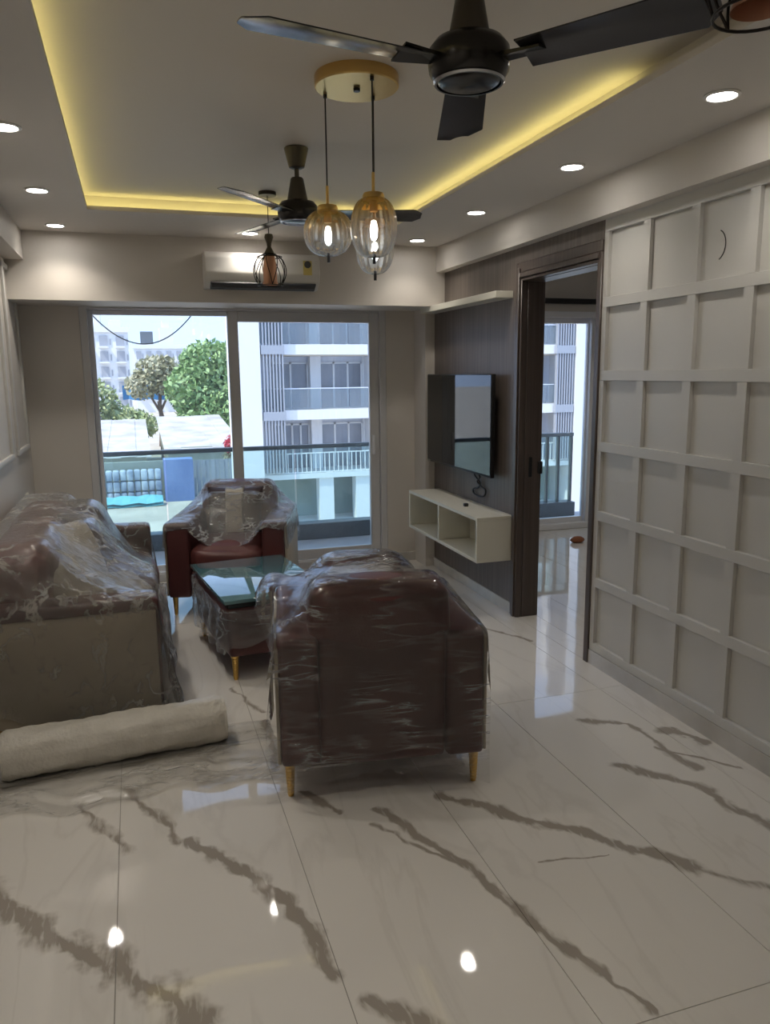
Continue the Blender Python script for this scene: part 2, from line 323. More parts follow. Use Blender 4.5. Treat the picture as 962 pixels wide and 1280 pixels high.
def globemat():
    m, nt, b, o = newmat('amber_ribbed_glass'); nt.nodes.remove(b); L = nt.links.new
    tcn = N(nt, 'ShaderNodeTexCoord'); s = N(nt, 'ShaderNodeSeparateXYZ'); L(tcn.outputs['Generated'], s.inputs[0])
    r = N(nt, 'ShaderNodeValToRGB'); L(s.outputs['Z'], r.inputs[0])
    r.color_ramp.elements[0].position = .28; r.color_ramp.elements[0].color = (.93, .95, .95, 1); r.color_ramp.elements[1].position = .80; r.color_ramp.elements[1].color = (.78, .50, .12, 1)
    t = N(nt, 'ShaderNodeBsdfTransparent'); L(r.outputs[0], t.inputs[0]); g = N(nt, 'ShaderNodeBsdfGlossy'); g.inputs['Roughness'].default_value = .04
    f = N(nt, 'ShaderNodeFresnel'); f.inputs[0].default_value = 1.6
    mx = N(nt, 'ShaderNodeMixShader'); L(f.outputs[0], mx.inputs[0]); L(t.outputs[0], mx.inputs[1]); L(g.outputs[0], mx.inputs[2])
    d = N(nt, 'ShaderNodeBsdfTranslucent'); L(r.outputs[0], d.inputs[0]); m2 = N(nt, 'ShaderNodeMixShader'); m2.inputs[0].default_value = .10
    L(mx.outputs[0], m2.inputs[1]); L(d.outputs[0], m2.inputs[2]); L(m2.outputs[0], o.inputs[0]); return m
M['globe'] = globemat()
M['film'] = filmmat('packing_film', milk=.045, streak=.36, scale=(2, 3, 16), rough=.09, ior=1.5, rot=.15)  # whiteness raised to suggest window backlight on the film
M['film_seat'] = filmmat('packing_film_seat', milk=.18, streak=.5, scale=(4, 7, 14), bump=1.0, rough=.12, rot=.3, ior=1.7)  # extra milk stands in for backlight from the window
M['film_milky'] = filmmat('packing_film_milky', milk=.15, streak=.55, scale=(6, 9, 5), bump=1.0, rough=.10, rot=-.4, ior=1.6, milkcol=(.80, .79, .75))  # strong white streaks stand in for crisp highlights on the sofa film
M['film_hang'] = filmmat('packing_film_hanging', milk=.22, streak=.5, scale=(6, 14, 4), bump=1.0, rough=.10, rot=.1, ior=1.7, milkcol=(.82, .85, .92))
M['film_floor'] = filmmat('packing_film_floor', milk=.12, streak=.3, scale=(5, 9, 5), bump=.7, rough=.2, rot=.8, milkcol=(.78, .76, .71))

# ------------------------------------------------------------------ room shell
XL, XR, YF, YB = -0.74, 2.31, 6.10, -2.3        # left / right / window / back wall faces
ZL, ZU, ZH, ZB = 2.528, 2.62, 2.095, 2.345      # border ceiling, tray ceiling, header soffit, side beam soffit
YH, XBR, XBL = 5.633, 2.24, -0.626              # header face, right beam face, left beam face
DY0, DY1, DZ = 3.555, 4.36, 2.14                # door opening
BX0, BX1, BY0, BY1 = 2.45, 5.3, 2.0, 6.77       # bedroom
def struct(name, mb, m, parent=None, **k):
    o = mb.build(name, m, parent, **k)
    if parent is None: o['kind'] = 'structure'
    return o
floor = struct('floor', MB().box(XL - .15, XR + .07, YB - .1, YF + .3, -.16, -.004).box(XR + .07, BX1 + .1, BY0 - .1, BY1 + .3, -.16, -.004), M['grout'])
tag(floor, 'glossy white marble tile floor with taupe diagonal veins')
J0, JW, K0, KL = -0.15, 0.578, 1.38, 1.80
def tiles(x0, x1, y0, y1):
    i0 = math.floor((x0 - J0) / JW); i1 = math.ceil((x1 - J0) / JW); j0 = math.floor((y0 - K0) / KL); j1 = math.ceil((y1 - K0) / KL)
    for i in range(i0, i1):
        for j in range(j0, j1):
            a0 = max(x0, J0 + i * JW); a1 = min(x1, J0 + (i + 1) * JW); b0 = max(y0, K0 + j * KL); b1 = min(y1, K0 + (j + 1) * KL)
            if a1 - a0 < .004 or b1 - b0 < .004: continue
            g = .0013
            MB().box(a0 + g, a1 - g, b0 + g, b1 - g, -.012, 0).build('tile', M['marble'], floor)
tiles(XL, XR, YB, YF); tiles(XR, BX0, DY0, DY1); tiles(BX0, BX1, BY0, BY1)

wl = struct('wall_left', MB().box(XL - .15, XL, YB, YF + .2, 0, 2.9), M['wall'])
tag(wl, 'white left wall with rectangular frame mouldings behind the sofa')
MB().box(XL - .01, XBL, YB, YH + .01, ZB, 2.6).build('beam', M['wall'], wl)
def frame_mould(y0, y1, z0, z1):
    w, d = .035, .018
    for (a0, a1, b0, b1) in ((y0, y1, z1 - w, z1), (y0, y1, z0, z0 + w), (y0, y0 + w, z0 + w, z1 - w), (y1 - w, y1, z0 + w, z1 - w)):
        MB().box(XL - .002, XL + d, a0, a1, b0, b1).build('moulding', M['panelwall'], wl, bevel=.005)
frame_mould(5.40, 5.93, 1.10, 2.31); frame_mould(4.35, 5.18, 1.10, 2.31); frame_mould(3.3, 4.13, 1.10, 2.31)
MB().box(XL - .002, XL + .012, YB, YF, .0, .075).build('skirting', M['skirt'], wl)

wf = struct('wall_far', MB().box(XL, -.345, YF, YF + .2, 0, 2.9).box(1.985, XR + .14, YF, YF + .2, 0, 2.9).box(-.345, 1.985, YF, YF + .2, 2.134, 2.9).box(2.23, XR + .14, 5.84, YF, 0, 2.9), M['wall'])
tag(wf, 'beige window wall with deep ceiling header above the sliding window')
MB().box(XL, XR + .05, YH, YF + .02, ZH, 2.7).build('header', M['wall'], wf)
MB().box(XL, -.345, YF - .012, YF + .001, 0, .075).box(1.985, 2.23, YF - .012, YF + .001, 0, .075).build('skirting', M['skirt'], wf)
wbk = struct('wall_back', MB().box(XL - .15, XR + .14, YB - .15, YB, 0, 2.9), M['wall']); tag(wbk, 'plain painted wall behind the dining end')

# right wall: core with the door opening, panelled near part, wood far part
wr = struct('wall_right', MB().box(XR + .022, BX0, YB, DY0 - .045, 0, 2.9).box(XR + .01, BX0, DY1 + .045, 5.85, 0, 2.9).box(XR + .01, BX0, DY0 - .045, DY1 + .045, DZ + .045, 2.9), M['panelwall'])
tag(wr, 'right wall with white square panelling, wood cladding and a doorway')
MB().box(XBR, XR + .1, YB, YH + .01, ZB, 2.6).build('beam', M['wall'], wr)
VS = [3.476 - .3297 * k for k in range(18)]; RZ0, RP, CH, BW = .1262, .3682, .3173, .0509
for k, yv in enumerate(VS):
    y1 = yv + BW if k else 3.512
    for r in range(6):
        z0 = RZ0 + r * RP
        MB().box(XR, XR + .024, yv, y1, z0, z0 + CH).build('batten', M['panelwall'], wr)
        if k < len(VS) - 1: MB().box(XR + .019, XR + .026, VS[k + 1] + BW + .001, yv - .001, z0 + .001, z0 + CH - .001).build('panel', M['panelwall'], wr)
for r in range(7):
    z0 = RZ0 - .045 if r == 0 else RZ0 + r * RP - BW; z1 = RZ0 if r == 0 else (RZ0 + r * RP if r < 6 else ZB + .01)
    MB().box(XR - .0006, XR + .024, YB, 3.512, z0, z1).build('rail_batten', M['panelwall'], wr, bevel=.002, seg=1)
MB().box(XR - .004, XR + .03, YB, 3.512, 0, RZ0 - .046).build('skirting', M['skirt'], wr)
MB().box(XR, XR + .02, 4.45, 5.84, .075, ZB).build('wood_cladding', M['wood'], wr)
MB().box(XR - .001, XR + .02, 3.512, 4.4495, DZ + .115, ZB).build('wood_cladding', M['wood'], wr)
MB().box(XR - .008, XR + .02, 4.45, 5.84, 0, .074).build('skirting', M['skirt'], wr)

# door 1: casing with stepped profile and deep jambs
d1 = empty('door_1', (XR, (DY0 + DY1) / 2, 0)); tag(d1, 'dark wood door frame opening into the bedroom', kind='structure')
def dpart(name, boxes, m):
    mb = MB()
    for b in boxes: mb.box(b[0] - XR, b[1] - XR, b[2] - (DY0 + DY1) / 2, b[3] - (DY0 + DY1) / 2, b[4], b[5])
    return mb.build(name, m, d1, bevel=.003, seg=1)
dpart('casing', [(XR - .012, XR + .03, DY1 + .055, 4.448, 0, DZ + .11), (XR - .024, XR + .03, DY1 + .022, DY1 + .052, 0, DZ + .08), (XR - .014, XR + .03, DY1 + .002, DY1 + .02, 0, DZ + .05)], M['casing'])
dpart('casing', [(XR - .012, XR + .03, 3.514, DY1 + .054, DZ + .055, DZ + .112), (XR - .024, XR + .03, 3.53, DY1 + .021, DZ + .022, DZ + .052), (XR - .014, XR + .03, 3.54, DY1 + .001, DZ + .002, DZ + .02)], M['casing'])
dpart('casing', [(XR - .012, XR + .03, 3.513, DY0 - .002, 0, DZ + .054)], M['casing'])
dpart('jamb', [(XR + .031, BX0 + .01, DY1, DY1 + .04, 0, DZ)], M['casing'])
dpart('jamb', [(XR + .031, BX0 + .01, DY0 - .04, DY0, 0, DZ)], M['casing'])
dpart('lintel', [(XR + .031, BX0 + .01, DY0 - .04, DY1 + .04, DZ, DZ + .04)], M['casing'])
sp = dpart('strike_plate', [(XR + .06, XR + .085, DY1 - .004, DY1 + .002, .93, 1.06)], M['black']); dpart('door_latch', [(XR + .125, XR + .150, DY1 - .022, DY1 + .002, .95, 1.03)], M['black'])

# ceiling with tray
TX0, TX1, TY0, TY1, SB = -.185, 1.67, -.6, 4.87, .085
ce = struct('ceiling', MB().box(XL - .15, XR + .14, YB - .1, YH + .02, ZU, ZU + .25), M['ceil'])
tag(ce, 'grey white tray ceiling with recessed centre and glowing cove')
LT = ZL + .022
bord = MB()
bord.box(XL, TX0, YB, YH + .01, ZL, LT).box(TX1, XR + .1, YB, YH + .01, ZL, LT).box(TX0, TX1, TY1, YH + .01, ZL, LT).box(TX0, TX1, YB, TY0, ZL, LT)
bord.build('ceiling_border', M['ceil'], ce)
rs = MB()
rs.box(TX0 - SB - .02, TX0 - SB, TY0 - SB, TY1 + SB, LT, ZU + .01).box(TX1 + SB, TX1 + SB + .02, TY0 - SB, TY1 + SB, LT, ZU + .01)
rs.box(TX0 - SB, TX1 + SB, TY1 + SB, TY1 + SB + .02, LT, ZU + .01).box(TX0 - SB, TX1 + SB, TY0 - SB - .02, TY0 - SB, LT, ZU + .01)
rs.build('cove_riser', M['ceil'], ce)
# led tape lying on the ledge, facing the riser
def led(name, a, b, out, label):
    a = Vector(a); b = Vector(b); o_ = Vector(out); h = Vector((0, 0, .004)); w = .006
    P = [a - o_ * w - h * .2, b - o_ * w - h * .2, b + o_ * w, a + o_ * w]
    P += [p + Vector((0, 0, .003)) + o_ * .001 for p in P]
    ob = MB().add(P, [(0, 1, 2, 3), (4, 5, 6, 7), (0, 1, 5, 4), (1, 2, 6, 5), (2, 3, 7, 6), (3, 0, 4, 7)]).build(name, M['led'])
    tag(ob, label, 'led strip'); return ob
zled = LT + .001
led('led_strip', (TX0 - .05, -.5, zled), (TX0 - .05, TY1 + .05, zled), (-1, 0, 0), 'yellow glowing cove light strip along the sofa side of ceiling tray')
led('led_strip', (TX0, TY1 + .05, zled), (TX1, TY1 + .05, zled), (0, 1, 0), 'yellow glowing cove light strip on the window side of ceiling tray')
led('led_strip', (TX1 + .05, 2.5, zled), (TX1 + .05, TY1 + .05, zled), (1, 0, 0), 'yellow glowing cove light strip on the television side of ceiling tray')

# bedroom shell
bw = struct('wall_bedroom_far', MB().box(BX0 - .14, 3.70, BY1, BY1 + .2, 0, 2.9).box(4.95, BX1 + .1, BY1, BY1 + .2, 0, 2.9).box(3.70, 4.95, BY1, BY1 + .2, 2.17, 2.9), M['wall']); tag(bw, 'white bedroom wall around the balcony window')
tag(struct('wall_bedroom_right', MB().box(BX1, BX1 + .15, BY0, BY1 + .2, 0, 2.9), M['wall']), 'plain white bedroom side wall')
tag(struct('wall_bedroom_near', MB().box(BX0, BX1 + .1, BY0 - .15, BY0, 0, 2.9), M['wall']), 'plain white bedroom near wall')
tag(struct('wall_bedroom_left', MB().box(BX0 - .12, BX0 - .002, 5.85, BY1, 0, 2.9), M['wall']), 'short white bedroom wall beside the window')
tag(struct('ceiling_bedroom', MB().box(BX0 - .1, BX1 + .15, BY0 - .15, BY1 + .2, 2.58, 2.75), M['ceil']), 'white bedroom ceiling')

# ------------------------------------------------------------------ windows
def rect_frame(x0, x1, z0, z1, w, y0, y1):
    return MB().box(x0, x0 + w, y0, y1, z0, z1).box(x1 - w, x1, y0, y1, z0, z1).box(x0 + w, x1 - w, y0, y1, z1 - w, z1).box(x0 + w, x1 - w, y0, y1, z0, z0 + w)
w1 = empty('window_1', (.82, YF, 0)); tag(w1, 'wide sliding balcony window with two glass panes', kind='structure')
def wpart(name, mb, m, root, **k):
    o = mb.build(name, m, root, **k); o.matrix_parent_inverse = Matrix.Translation(-Vector(root.location)); return o
wpart('window_frame', rect_frame(-.345, 1.985, .0, 2.134, .055, YF + .0, YF + .14), M['upvc'], w1, bevel=.004, seg=1)
wpart('window_track', MB().box(-.29, 1.93, YF + .0, YF + .14, .055, .075).box(-.29, 1.93, YF + .06, YF + .065, .075, .095), M['upvcw'], w1)
s1 = wpart('sash', rect_frame(-.29, .775, .075, 2.079, .035, YF + .095, YF + .13), M['upvcw'], w1, bevel=.004, seg=1)
wpart('pane', MB().box(-.26, .745, YF + .108, YF + .114, .105, 2.05), M['glass'], w1)
s2 = wpart('sash', rect_frame(.715, 1.93, .075, 2.079, .08, YF + .03, YF + .075), M['upvc'], w1, bevel=.004, seg=1)
wpart('pane', MB().box(.79, 1.86, YF + .05, YF + .056, .15, 2.0), M['glass'], w1)
wpart('handle', MB().box(1.865, 1.885, YF + .01, YF + .03, .93, 1.09), M['upvcw'], w1, bevel=.004)
w2 = empty('window_2', (4.3, BY1, 0)); tag(w2, 'white framed bedroom balcony window', kind='structure')
wpart('window_frame', rect_frame(3.70, 4.95, .0, 2.17, .06, BY1, BY1 + .14), M['upvcw'], w2, bevel=.004, seg=1)
wpart('sash', rect_frame(3.76, 4.40, .06, 2.11, .05, BY1 + .07, BY1 + .12), M['upvcw'], w2, bevel=.003, seg=1)
wpart('pane', MB().box(3.80, 4.36, BY1 + .092, BY1 + .098, .1, 2.07), M['glass'], w2)
wpart('sash', rect_frame(4.36, 4.89, .06, 2.11, .05, BY1 + .02, BY1 + .06), M['upvcw'], w2, bevel=.003, seg=1)
wpart('pane', MB().box(4.40, 4.85, BY1 + .038, BY1 + .044, .1, 2.07), M['glass'], w2)

# balcony with glass railing
bal = struct('floor_balcony', MB().box(XL - 1.5, BX0 - .14, YF + .2, 7.62, -.2, -.002).box(BX0 - .14, BX1 + .4, BY1 + .2, 7.62, -.2, -.002), M['concrete']); tag(bal, 'narrow tiled balcony floor outside the windows')
tag(struct('wall_sun_block', MB().box(XL - 3, BX1 + 3, YF - .6, YF + .1, 2.9, 9.0).box(XL - 3, BX1 + 3, YF + .1, BY1 + .15, 2.95, 3.1), M['wall']), 'unseen outer wall of the flats above, added to block the sun')  # unseen upper wall and ledge, added to keep the sun out
def railing(name, x0, x1, y, label):
    r = empty(name, ((x0 + x1) / 2, y, 0)); tag(r, label, 'railing')
    wpart('top_rail', MB().box(x0, x1, y - .025, y + .025, .885, .925), M['railmetal'], r, bevel=.006)
    n = max(2, int(round((x1 - x0) / 1.2)))
    for k in range(n):
        a = x0 + (x1 - x0) * k / n; b = x0 + (x1 - x0) * (k + 1) / n
        wpart('glass_panel', MB().box(a + .006, b - .006, y - .005, y + .005, .14, .885), M['railglass'], r)
    wpart('kerb', MB().box(x0, x1, y - .09, y + .09, 0, .155), M['granite'], r, bevel=.005)
    return r
railing('balcony_railing', -2.2, 2.65, 7.3, 'glass balcony railing with dark top rail outside the sliding window')
rb = railing('balcony_railing', 2.75, 4.62, 7.5, 'glass balcony railing with dark posts outside the bedroom window')
for x in (4.30, 4.44, 4.60): wpart('post', MB().box(x - .012, x + .012, 7.48, 7.52, .15, .89), M['railmetal'], rb)

# ------------------------------------------------------------------ downlights
def downlight(x, y, label, group, z=ZL, dim=1.0):
    r = empty('downlight', (x, y, z)); tag(r, label, 'downlight', group)
    MB().lathe([(.048, 0.001), (.060, 0.001), (.062, -.004), (.052, -.008), (.048, -.006), (.048, 0.001)], n=28, caps=False).build('rim', M['dlrim'], r, smooth=True)
    MB().lathe([(.0, -.0035), (.048, -.0035), (.048, -.001), (0, -.001)], n=28, caps=False).build('light_disc', M['dl'], r)
    ld = bpy.data.lights.new('downlight_lamp', 'SPOT'); ld.energy = DOWNLIGHT_W * dim; ld.color = (1.0, .92, .80); ld.spot_size = math.radians(125); ld.spot_blend = .9; ld.shadow_soft_size = .04
    lo = bpy.data.objects.new('downlight_lamp', ld); link(lo, r); lo.location = (0, 0, -.03)
for y, t in ((5.367, 'in the ceiling corner by the window header above the white console'), (4.368, 'in ceiling border above the doorway end of the wood cladding'), (3.313, 'in ceiling border above the first panels beside the door frame'), (2.352, 'in ceiling border above the curved wall wire')):
    downlight(1.99, y, 'round white downlight ' + t, None, dim=.36)
for y, t in ((5.402, 'in the ceiling corner by the window header above the sofa'), (4.437, 'in ceiling border above the middle of the sofa'), (3.382, 'in ceiling border above the near arm of the sofa')):
    downlight(-.40, y, 'round white downlight ' + t, None, dim=.6 if y > 5 else 1.0)
for x, y in ((-.40, 1.25), (-.40, .1), (.80, -1.2)): downlight(x, y, 'unseen round fill downlight added in the ceiling border of the dining end', 'added fill downlights of the dining end')  # unseen lamps, added as fill behind the camera
for y in (5.6, 4.2): downlight(3.9, y, 'unseen round downlight added in the bedroom ceiling to brighten the room', 'added bedroom fill downlights', 2.58)  # unseen lamps, added because the bedroom came out too dark
downlight(.803, 5.377, 'round white downlight glowing in ceiling border above the air conditioner', None, dim=.32)

# ------------------------------------------------------------------ ceiling fans
def fan(loc, ztop, zm, angles, label, R=.58):
    r = empty('ceiling_fan', (loc[0], loc[1], zm)); tag(r, label, 'ceiling fan')
    t = ztop - zm
    MB().lathe([(0, t + .001), (.052, t + .001), (.056, t - .004), (.036, t - .085), (.022, t - .092), (0, t - .092)], n=28).build('canopy', M['fancone'], r, smooth=True)
    MB().lathe([(0, t - .09), (.011, t - .09), (.011, .10), (0, .10)], n=14).build('down_rod', M['fancone'], r, smooth=True)
    MB().lathe([(0, .16), (.026, .16), (.030, .155), (.048, .06), (.048, .055), (0, .055)], n=28).build('motor_cover', M['fancone'], r, smooth=True)
    MB().lathe([(0, .060), (.05, .060), (.078, .052), (.092, .035), (.095, .012), (.092, -.012), (.080, -.032), (.060, -.040), (0, -.042)], n=40).build('motor_housing', M['fanmetal'], r, smooth=True)
    MB().lathe([(.081, -.031), (.083, -.034), (.079, -.038), (.074, -.038), (.078, -.033), (.081, -.031)], n=40, caps=False).build('trim_ring', M['fanrim'], r, smooth=True)
    for a in angles:
        a = math.radians(a); rot = Matrix.Rotation(a, 4, 'Z')
        mb = MB(); prof = []
        nL, nW = 12, 6; tilt = math.radians(11)
        for i in range(nL + 1):
            u = i / nL; x = .135 + (R - .135) * u; w = (.052 + .016 * u) * (1 if u < .93 else math.sqrt(max(.15, 1 - ((u - .93) / .075) ** 2)))
            for j in range(nW + 1):
                v = 2 * j / nW - 1; y = v * w; z = .004 * (1 - v * v) - y * math.tan(tilt)
                prof.append((x, y, z))
        top = len(prof); prof += [(x, y, z - .003) for x, y, z in prof]; fs = []
        for i in range(nL):
            for j in range(nW):
                q = (i * (nW + 1) + j, (i + 1) * (nW + 1) + j, (i + 1) * (nW + 1) + j + 1, i * (nW + 1) + j + 1)
                fs.append(q); fs.append(tuple(k + top for k in reversed(q)))
        rim = [j for j in range(nW + 1)] + [i * (nW + 1) + nW for i in range(1, nL + 1)] + [nL * (nW + 1) + j for j in range(nW - 1, -1, -1)] + [i * (nW + 1) for i in range(nL - 1, 0, -1)]
        for k in range(len(rim)): p, q = rim[k], rim[(k + 1) % len(rim)]; fs.append((p, q, q + top, p + top))
        mb.add([rot @ Vector(p) for p in prof], fs); bl = mb.build('blade', M['fanblade'], r, smooth=True)
        ib = MB()
        ib.add([rot @ Vector(p) for p in [(.075, -.02, -.002), (.185, -.034, -.009), (.185, .034, .004), (.075, .02, -.002), (.075, -.02, .008), (.185, -.034, -.004), (.185, .034, .009), (.075, .02, .008)]],
               [(0, 3, 2, 1), (4, 5, 6, 7), (0, 1, 5, 4), (1, 2, 6, 5), (2, 3, 7, 6), (3, 0, 4, 7)])
        ib.build('blade_bracket', M['fanmetal'], bl)
    return r
fan((.78, 1.76), ZU, 2.29, (190, 69, -52), 'dark glossy three blade ceiling fan with bronze cover, hung before the globe pendant light', R=.54)
fan((.78, 3.70), ZU, 2.33, (229, 348, 108), 'dark three blade ceiling fan between the globe pendant and the air conditioner')
fan((3.66, 5.05), 2.58, 2.33, (200, 320, 80), 'dark ceiling fan in the bedroom seen through the doorway')

# ------------------------------------------------------------------ pendants
pl = empty('pendant_light', (.81, 2.79, ZU)); tag(pl, 'brass pendant light with three amber ribbed glass globes on black cords', 'pendant light')
MB().lathe([(0, .001), (.145, .001), (.147, -.004), (.147, -.036), (.143, -.040), (0, -.040)], n=56).build('canopy', M['brass'], pl, smooth=True)
MB().lathe([(0, -.039), (.012, -.039), (.012, -.050), (0, -.050)], n=12).build('canopy_screw', M['black'], pl, smooth=True)
for (x, y, zc, rx, hz, kind) in ((.718, 2.88, 2.109, .090, .083, 0), (.829, 2.67, 2.097, .080, .100, 1), (.888, 2.85, 2.055, .070, .092, 2)):
    lx, ly, lz = x - .81, y - 2.79, zc - ZU
    MB().lathe([(0, -.038), (.007, -.038), (.007, -.052), (0, -.052)], (lx, ly, 0), 10).build('cord_grip', M['black'], pl, smooth=True)
    MB().tube([(lx, ly, -.04), (lx, ly, lz + hz + .075)], .0028, 8).build('cord', M['cable'], pl, smooth=True)
    MB().tube([(lx, ly, lz + hz + .08), (lx, ly, lz + hz - .005)], .0055, 10).build('stem', M['brass'], pl, smooth=True)
    MB().lathe([(0, .012), (.034, .012), (.038, .004), (.038, -.012), (0, -.012)], (lx, ly, lz + hz), 24).build('shade_cap', M['brass'], pl, smooth=True)
    prof = []
    for i in range(25):
        t = i / 24; ph = PI * (.06 + .90 * t); e = .80 if kind == 0 else (.62 if kind == 1 else .75)
        prof.append((rx * max(.0, math.sin(ph)) ** e + (.0 if i < 24 else 0), hz * math.cos(ph)))
    g = MB().lathe(prof, (0, 0, 0), 96, rib=.022, ribn=16, caps=False).build('glass_globe', M['globe'], pl, smooth=True, sharp=80); g.location = (lx, ly, lz)
    MB().lathe([(0, .05), (.014, .05), (.014, .012), (0, .012)], (lx, ly, lz + hz - .06), 12).build('bulb_socket', M['brass'], pl, smooth=True)
    MB().lathe([(.0, .03), (.009, .026), (.014, 0), (.012, -.028), (.006, -.038), (0, -.040)], (lx, ly, lz - .005), 16).build('bulb', M['bulb'], pl, smooth=True)
    MB().lathe([(0, .012), (.006, .012), (.006, -.022), (0, -.022)], (lx, ly, lz - hz), 10).build('finial', M['black'], pl, smooth=True)

def cage(x, y, ztop, zb, label, s=1.0):
    r = empty('cage_pendant', (x, y, zb)); tag(r, label, 'pendant light', None); t = ztop - zb
    MB().lathe([(0, t + .001), (.05, t + .001), (.05, t - .02), (0, t - .022)], n=24).build('canopy', M['wire'], r, smooth=True)
    MB().tube([(0, 0, t - .02), (0, 0, .285)], .0025, 8).build('cord', M['cable'], r, smooth=True)
    MB().lathe([(0, .29), (.022, .285), (.026, .268), (.014, .235), (.012, .215), (.03, .18), (.034, .172), (0, .172)], n=20).build('holder', M['fancone'], r, smooth=True)
    rings = [(.036, .175), (.070, .160), (.088, .09), (.078, .02), (.072, .0)]
    for rr, z in (rings[0], rings[1], rings[-1]):
        MB().tube([(rr * math.cos(2 * PI * k / 28), rr * math.sin(2 * PI * k / 28), z) for k in range(28)], .0028, 6, closed=True).build('cage_ring', M['wire'], r, smooth=True)
    for k in range(6):
        for sg in (1, -1):
            pts = []
            for q in range(13):
                u = q / 12; z = .175 * (1 - u)
                if u < .12: rad = .036 + (.070 - .036) * u / .12
                else: v = (u - .12) / .88; rad = .070 + .024 * math.sin(PI * min(1, v * 1.02)) + .002 * v
                a = 2 * PI * k / 6 + sg * (PI / 6) * (u if u < .5 else u) 
                pts.append((rad * math.cos(a), rad * math.sin(a), z))
            MB().tube(pts, .0026, 5).build('cage_wire', M['wire'], r, smooth=True)
    MB().lathe([(.030, .165), (.040, .10), (.040, .03), (.046, .005)], n=26, caps=False).build('inner_sleeve', M['copper'], r, smooth=True)
    MB().lathe([(.0, .15), (.016, .14), (.026, .10), (.018, .06), (0, .055)], n=16).build('bulb', M['globe'], r, smooth=True)
    return r
cage(.795, 4.60, ZU, 2.105, 'small black wire cage pendant with copper sleeve hanging before the air conditioner')
cage(1.0, 1.105, ZU, 2.165, 'black wire cage pendant with copper sleeve hanging at the dining end')

# ------------------------------------------------------------------ air conditioner
ac = empty('air_conditioner', (.90, YH, 2.18)); tag(ac, 'white split air conditioner unit mounted on the header wall', 'air conditioner')
pr = [(0, .0), (-.10, -.0), (-.165, .045), (-.185, .10), (-.175, .20), (-.14, .238), (0, .245)]
vs = [(sx_ * .395, y, z) for sx_ in (-1, 1) for y, z in pr]; n_ = len(pr)
MB().add(vs, [tuple(range(n_)), tuple(reversed(range(n_, 2 * n_)))] + [(i, (i + 1) % n_, n_ + (i + 1) % n_, n_ + i) for i in range(n_)]).build('casing', M['acw'], ac, bevel=.010, seg=3)
MB().box(-.35, .36, -.150, -.06, .002, .028).build('vent_slot', M['acd'], ac)
MB().add([(-.36, -.108, .002), (.365, -.108, .002), (.365, -.168, .040), (-.36, -.168, .040), (-.36, -.106, -.006), (.365, -.106, -.006), (.365, -.174, .032), (-.36, -.174, .032)],
         [(0, 3, 2, 1), (4, 5, 6, 7), (0, 1, 5, 4), (1, 2, 6, 5), (2, 3, 7, 6), (3, 0, 4, 7)]).build('louver', M['acd'], ac)
st = MB().box(.275, .335, -.188, -.183, .095, .19).build('rating_sticker', pmat('sticker_yellow', (.62, .50, .16), .5), ac)
MB().lathe([(0, .001), (.024, .001), (.024, -.001), (0, -.001)], n=20).build('rating_star', M['acd'], st).matrix_local = Matrix.Translation((.305, -.1885, .165)) @ Matrix.Rotation(PI / 2, 4, 'X')

# ------------------------------------------------------------------ television, shelf, console
tv = empty('television', (XR, 5.22, 1.24)); tag(tv, 'flat black television mounted on the wood clad wall', 'television')
MB().box(-.075, -.045, -.585, .585, -.345, .345).build('frame', M['black'], tv, bevel=.004)
MB().box(-.0775, -.0745, -.577, .577, -.328, .337).build('screen', M['screen'], tv)
MB().box(-.046, .002, -.25, .25, -.2, .2).build('wall_bracket', M['black'], tv)
MB().box(-.079, -.0745, .52, .57, -.342, -.331).build('power_led_bar', pmat('silver_logo', (.5, .5, .5), .3, .8), tv)
def spline(pts, n=10):
    out = []
    for i in range(len(pts) - 1):
        p0, p1, p2, p3 = (Vector(pts[max(0, min(len(pts) - 1, i + k))]) for k in (-1, 0, 1, 2))
        for q in range(n):
            t = q / n; out.append(.5 * ((2 * p1) + (p2 - p0) * t + (2 * p0 - 5 * p1 + 4 * p2 - p3) * t * t + (3 * p1 - p0 - 3 * p2 + p3) * t ** 3))
    return out + [Vector(pts[-1])]
cb = spline([(XR - .05, 4.96, .92), (XR - .03, 4.98, .87), (XR - .02, 4.92, .83), (XR - .014, 4.95, .79), (XR - .014, 5.04, .765), (XR - .014, 5.03, .735), (XR - .014, 4.93, .725), (XR - .014, 4.85, .745), (XR - .014, 4.84, .785), (XR - .014, 4.90, .80), (XR - .02, 4.96, .83), (XR - .03, 4.90, .87), (XR - .05, 4.91, .92)])
tag(MB().tube(cb, .006, 6).build('television_cable', M['cable'], None, smooth=True), 'black cable dangling below the television', 'cable')
sh = MB().box(2.19, XR + .001, 4.50, 5.845, 2.055, 2.098).build('wall_shelf', M['white'], None, bevel=.002, seg=1); tag(sh, 'thin white floating shelf above the television', 'shelf')
un = empty('media_console', (XR, 5.09, .37)); tag(un, 'white floating open console with two compartments under the television', 'console')
X0 = -.26; th = .022
MB().box(X0, .001, -.65, .65, .278, .30).build('top_board', M['white'], un, bevel=.0015, seg=1)
MB().box(X0, .001, -.65, .65, 0, th).build('bottom_board', M['white'], un, bevel=.0015, seg=1)
for y in (-.65, -.011 + .02, .628): MB().box(X0, .001, y, y + th, th, .278).build('divider', M['white'], un, bevel=.0015, seg=1)
MB().box(-.012, .001, -.628, .628, th, .278).build('back_board', M['white'], un)
rm = MB().box(2.150, 2.180, 4.862, 4.892, .67, .692).build('set_top_dongle', M['black'], None, bevel=.004); tag(rm, 'tiny black box lying on the white floating console', 'box')

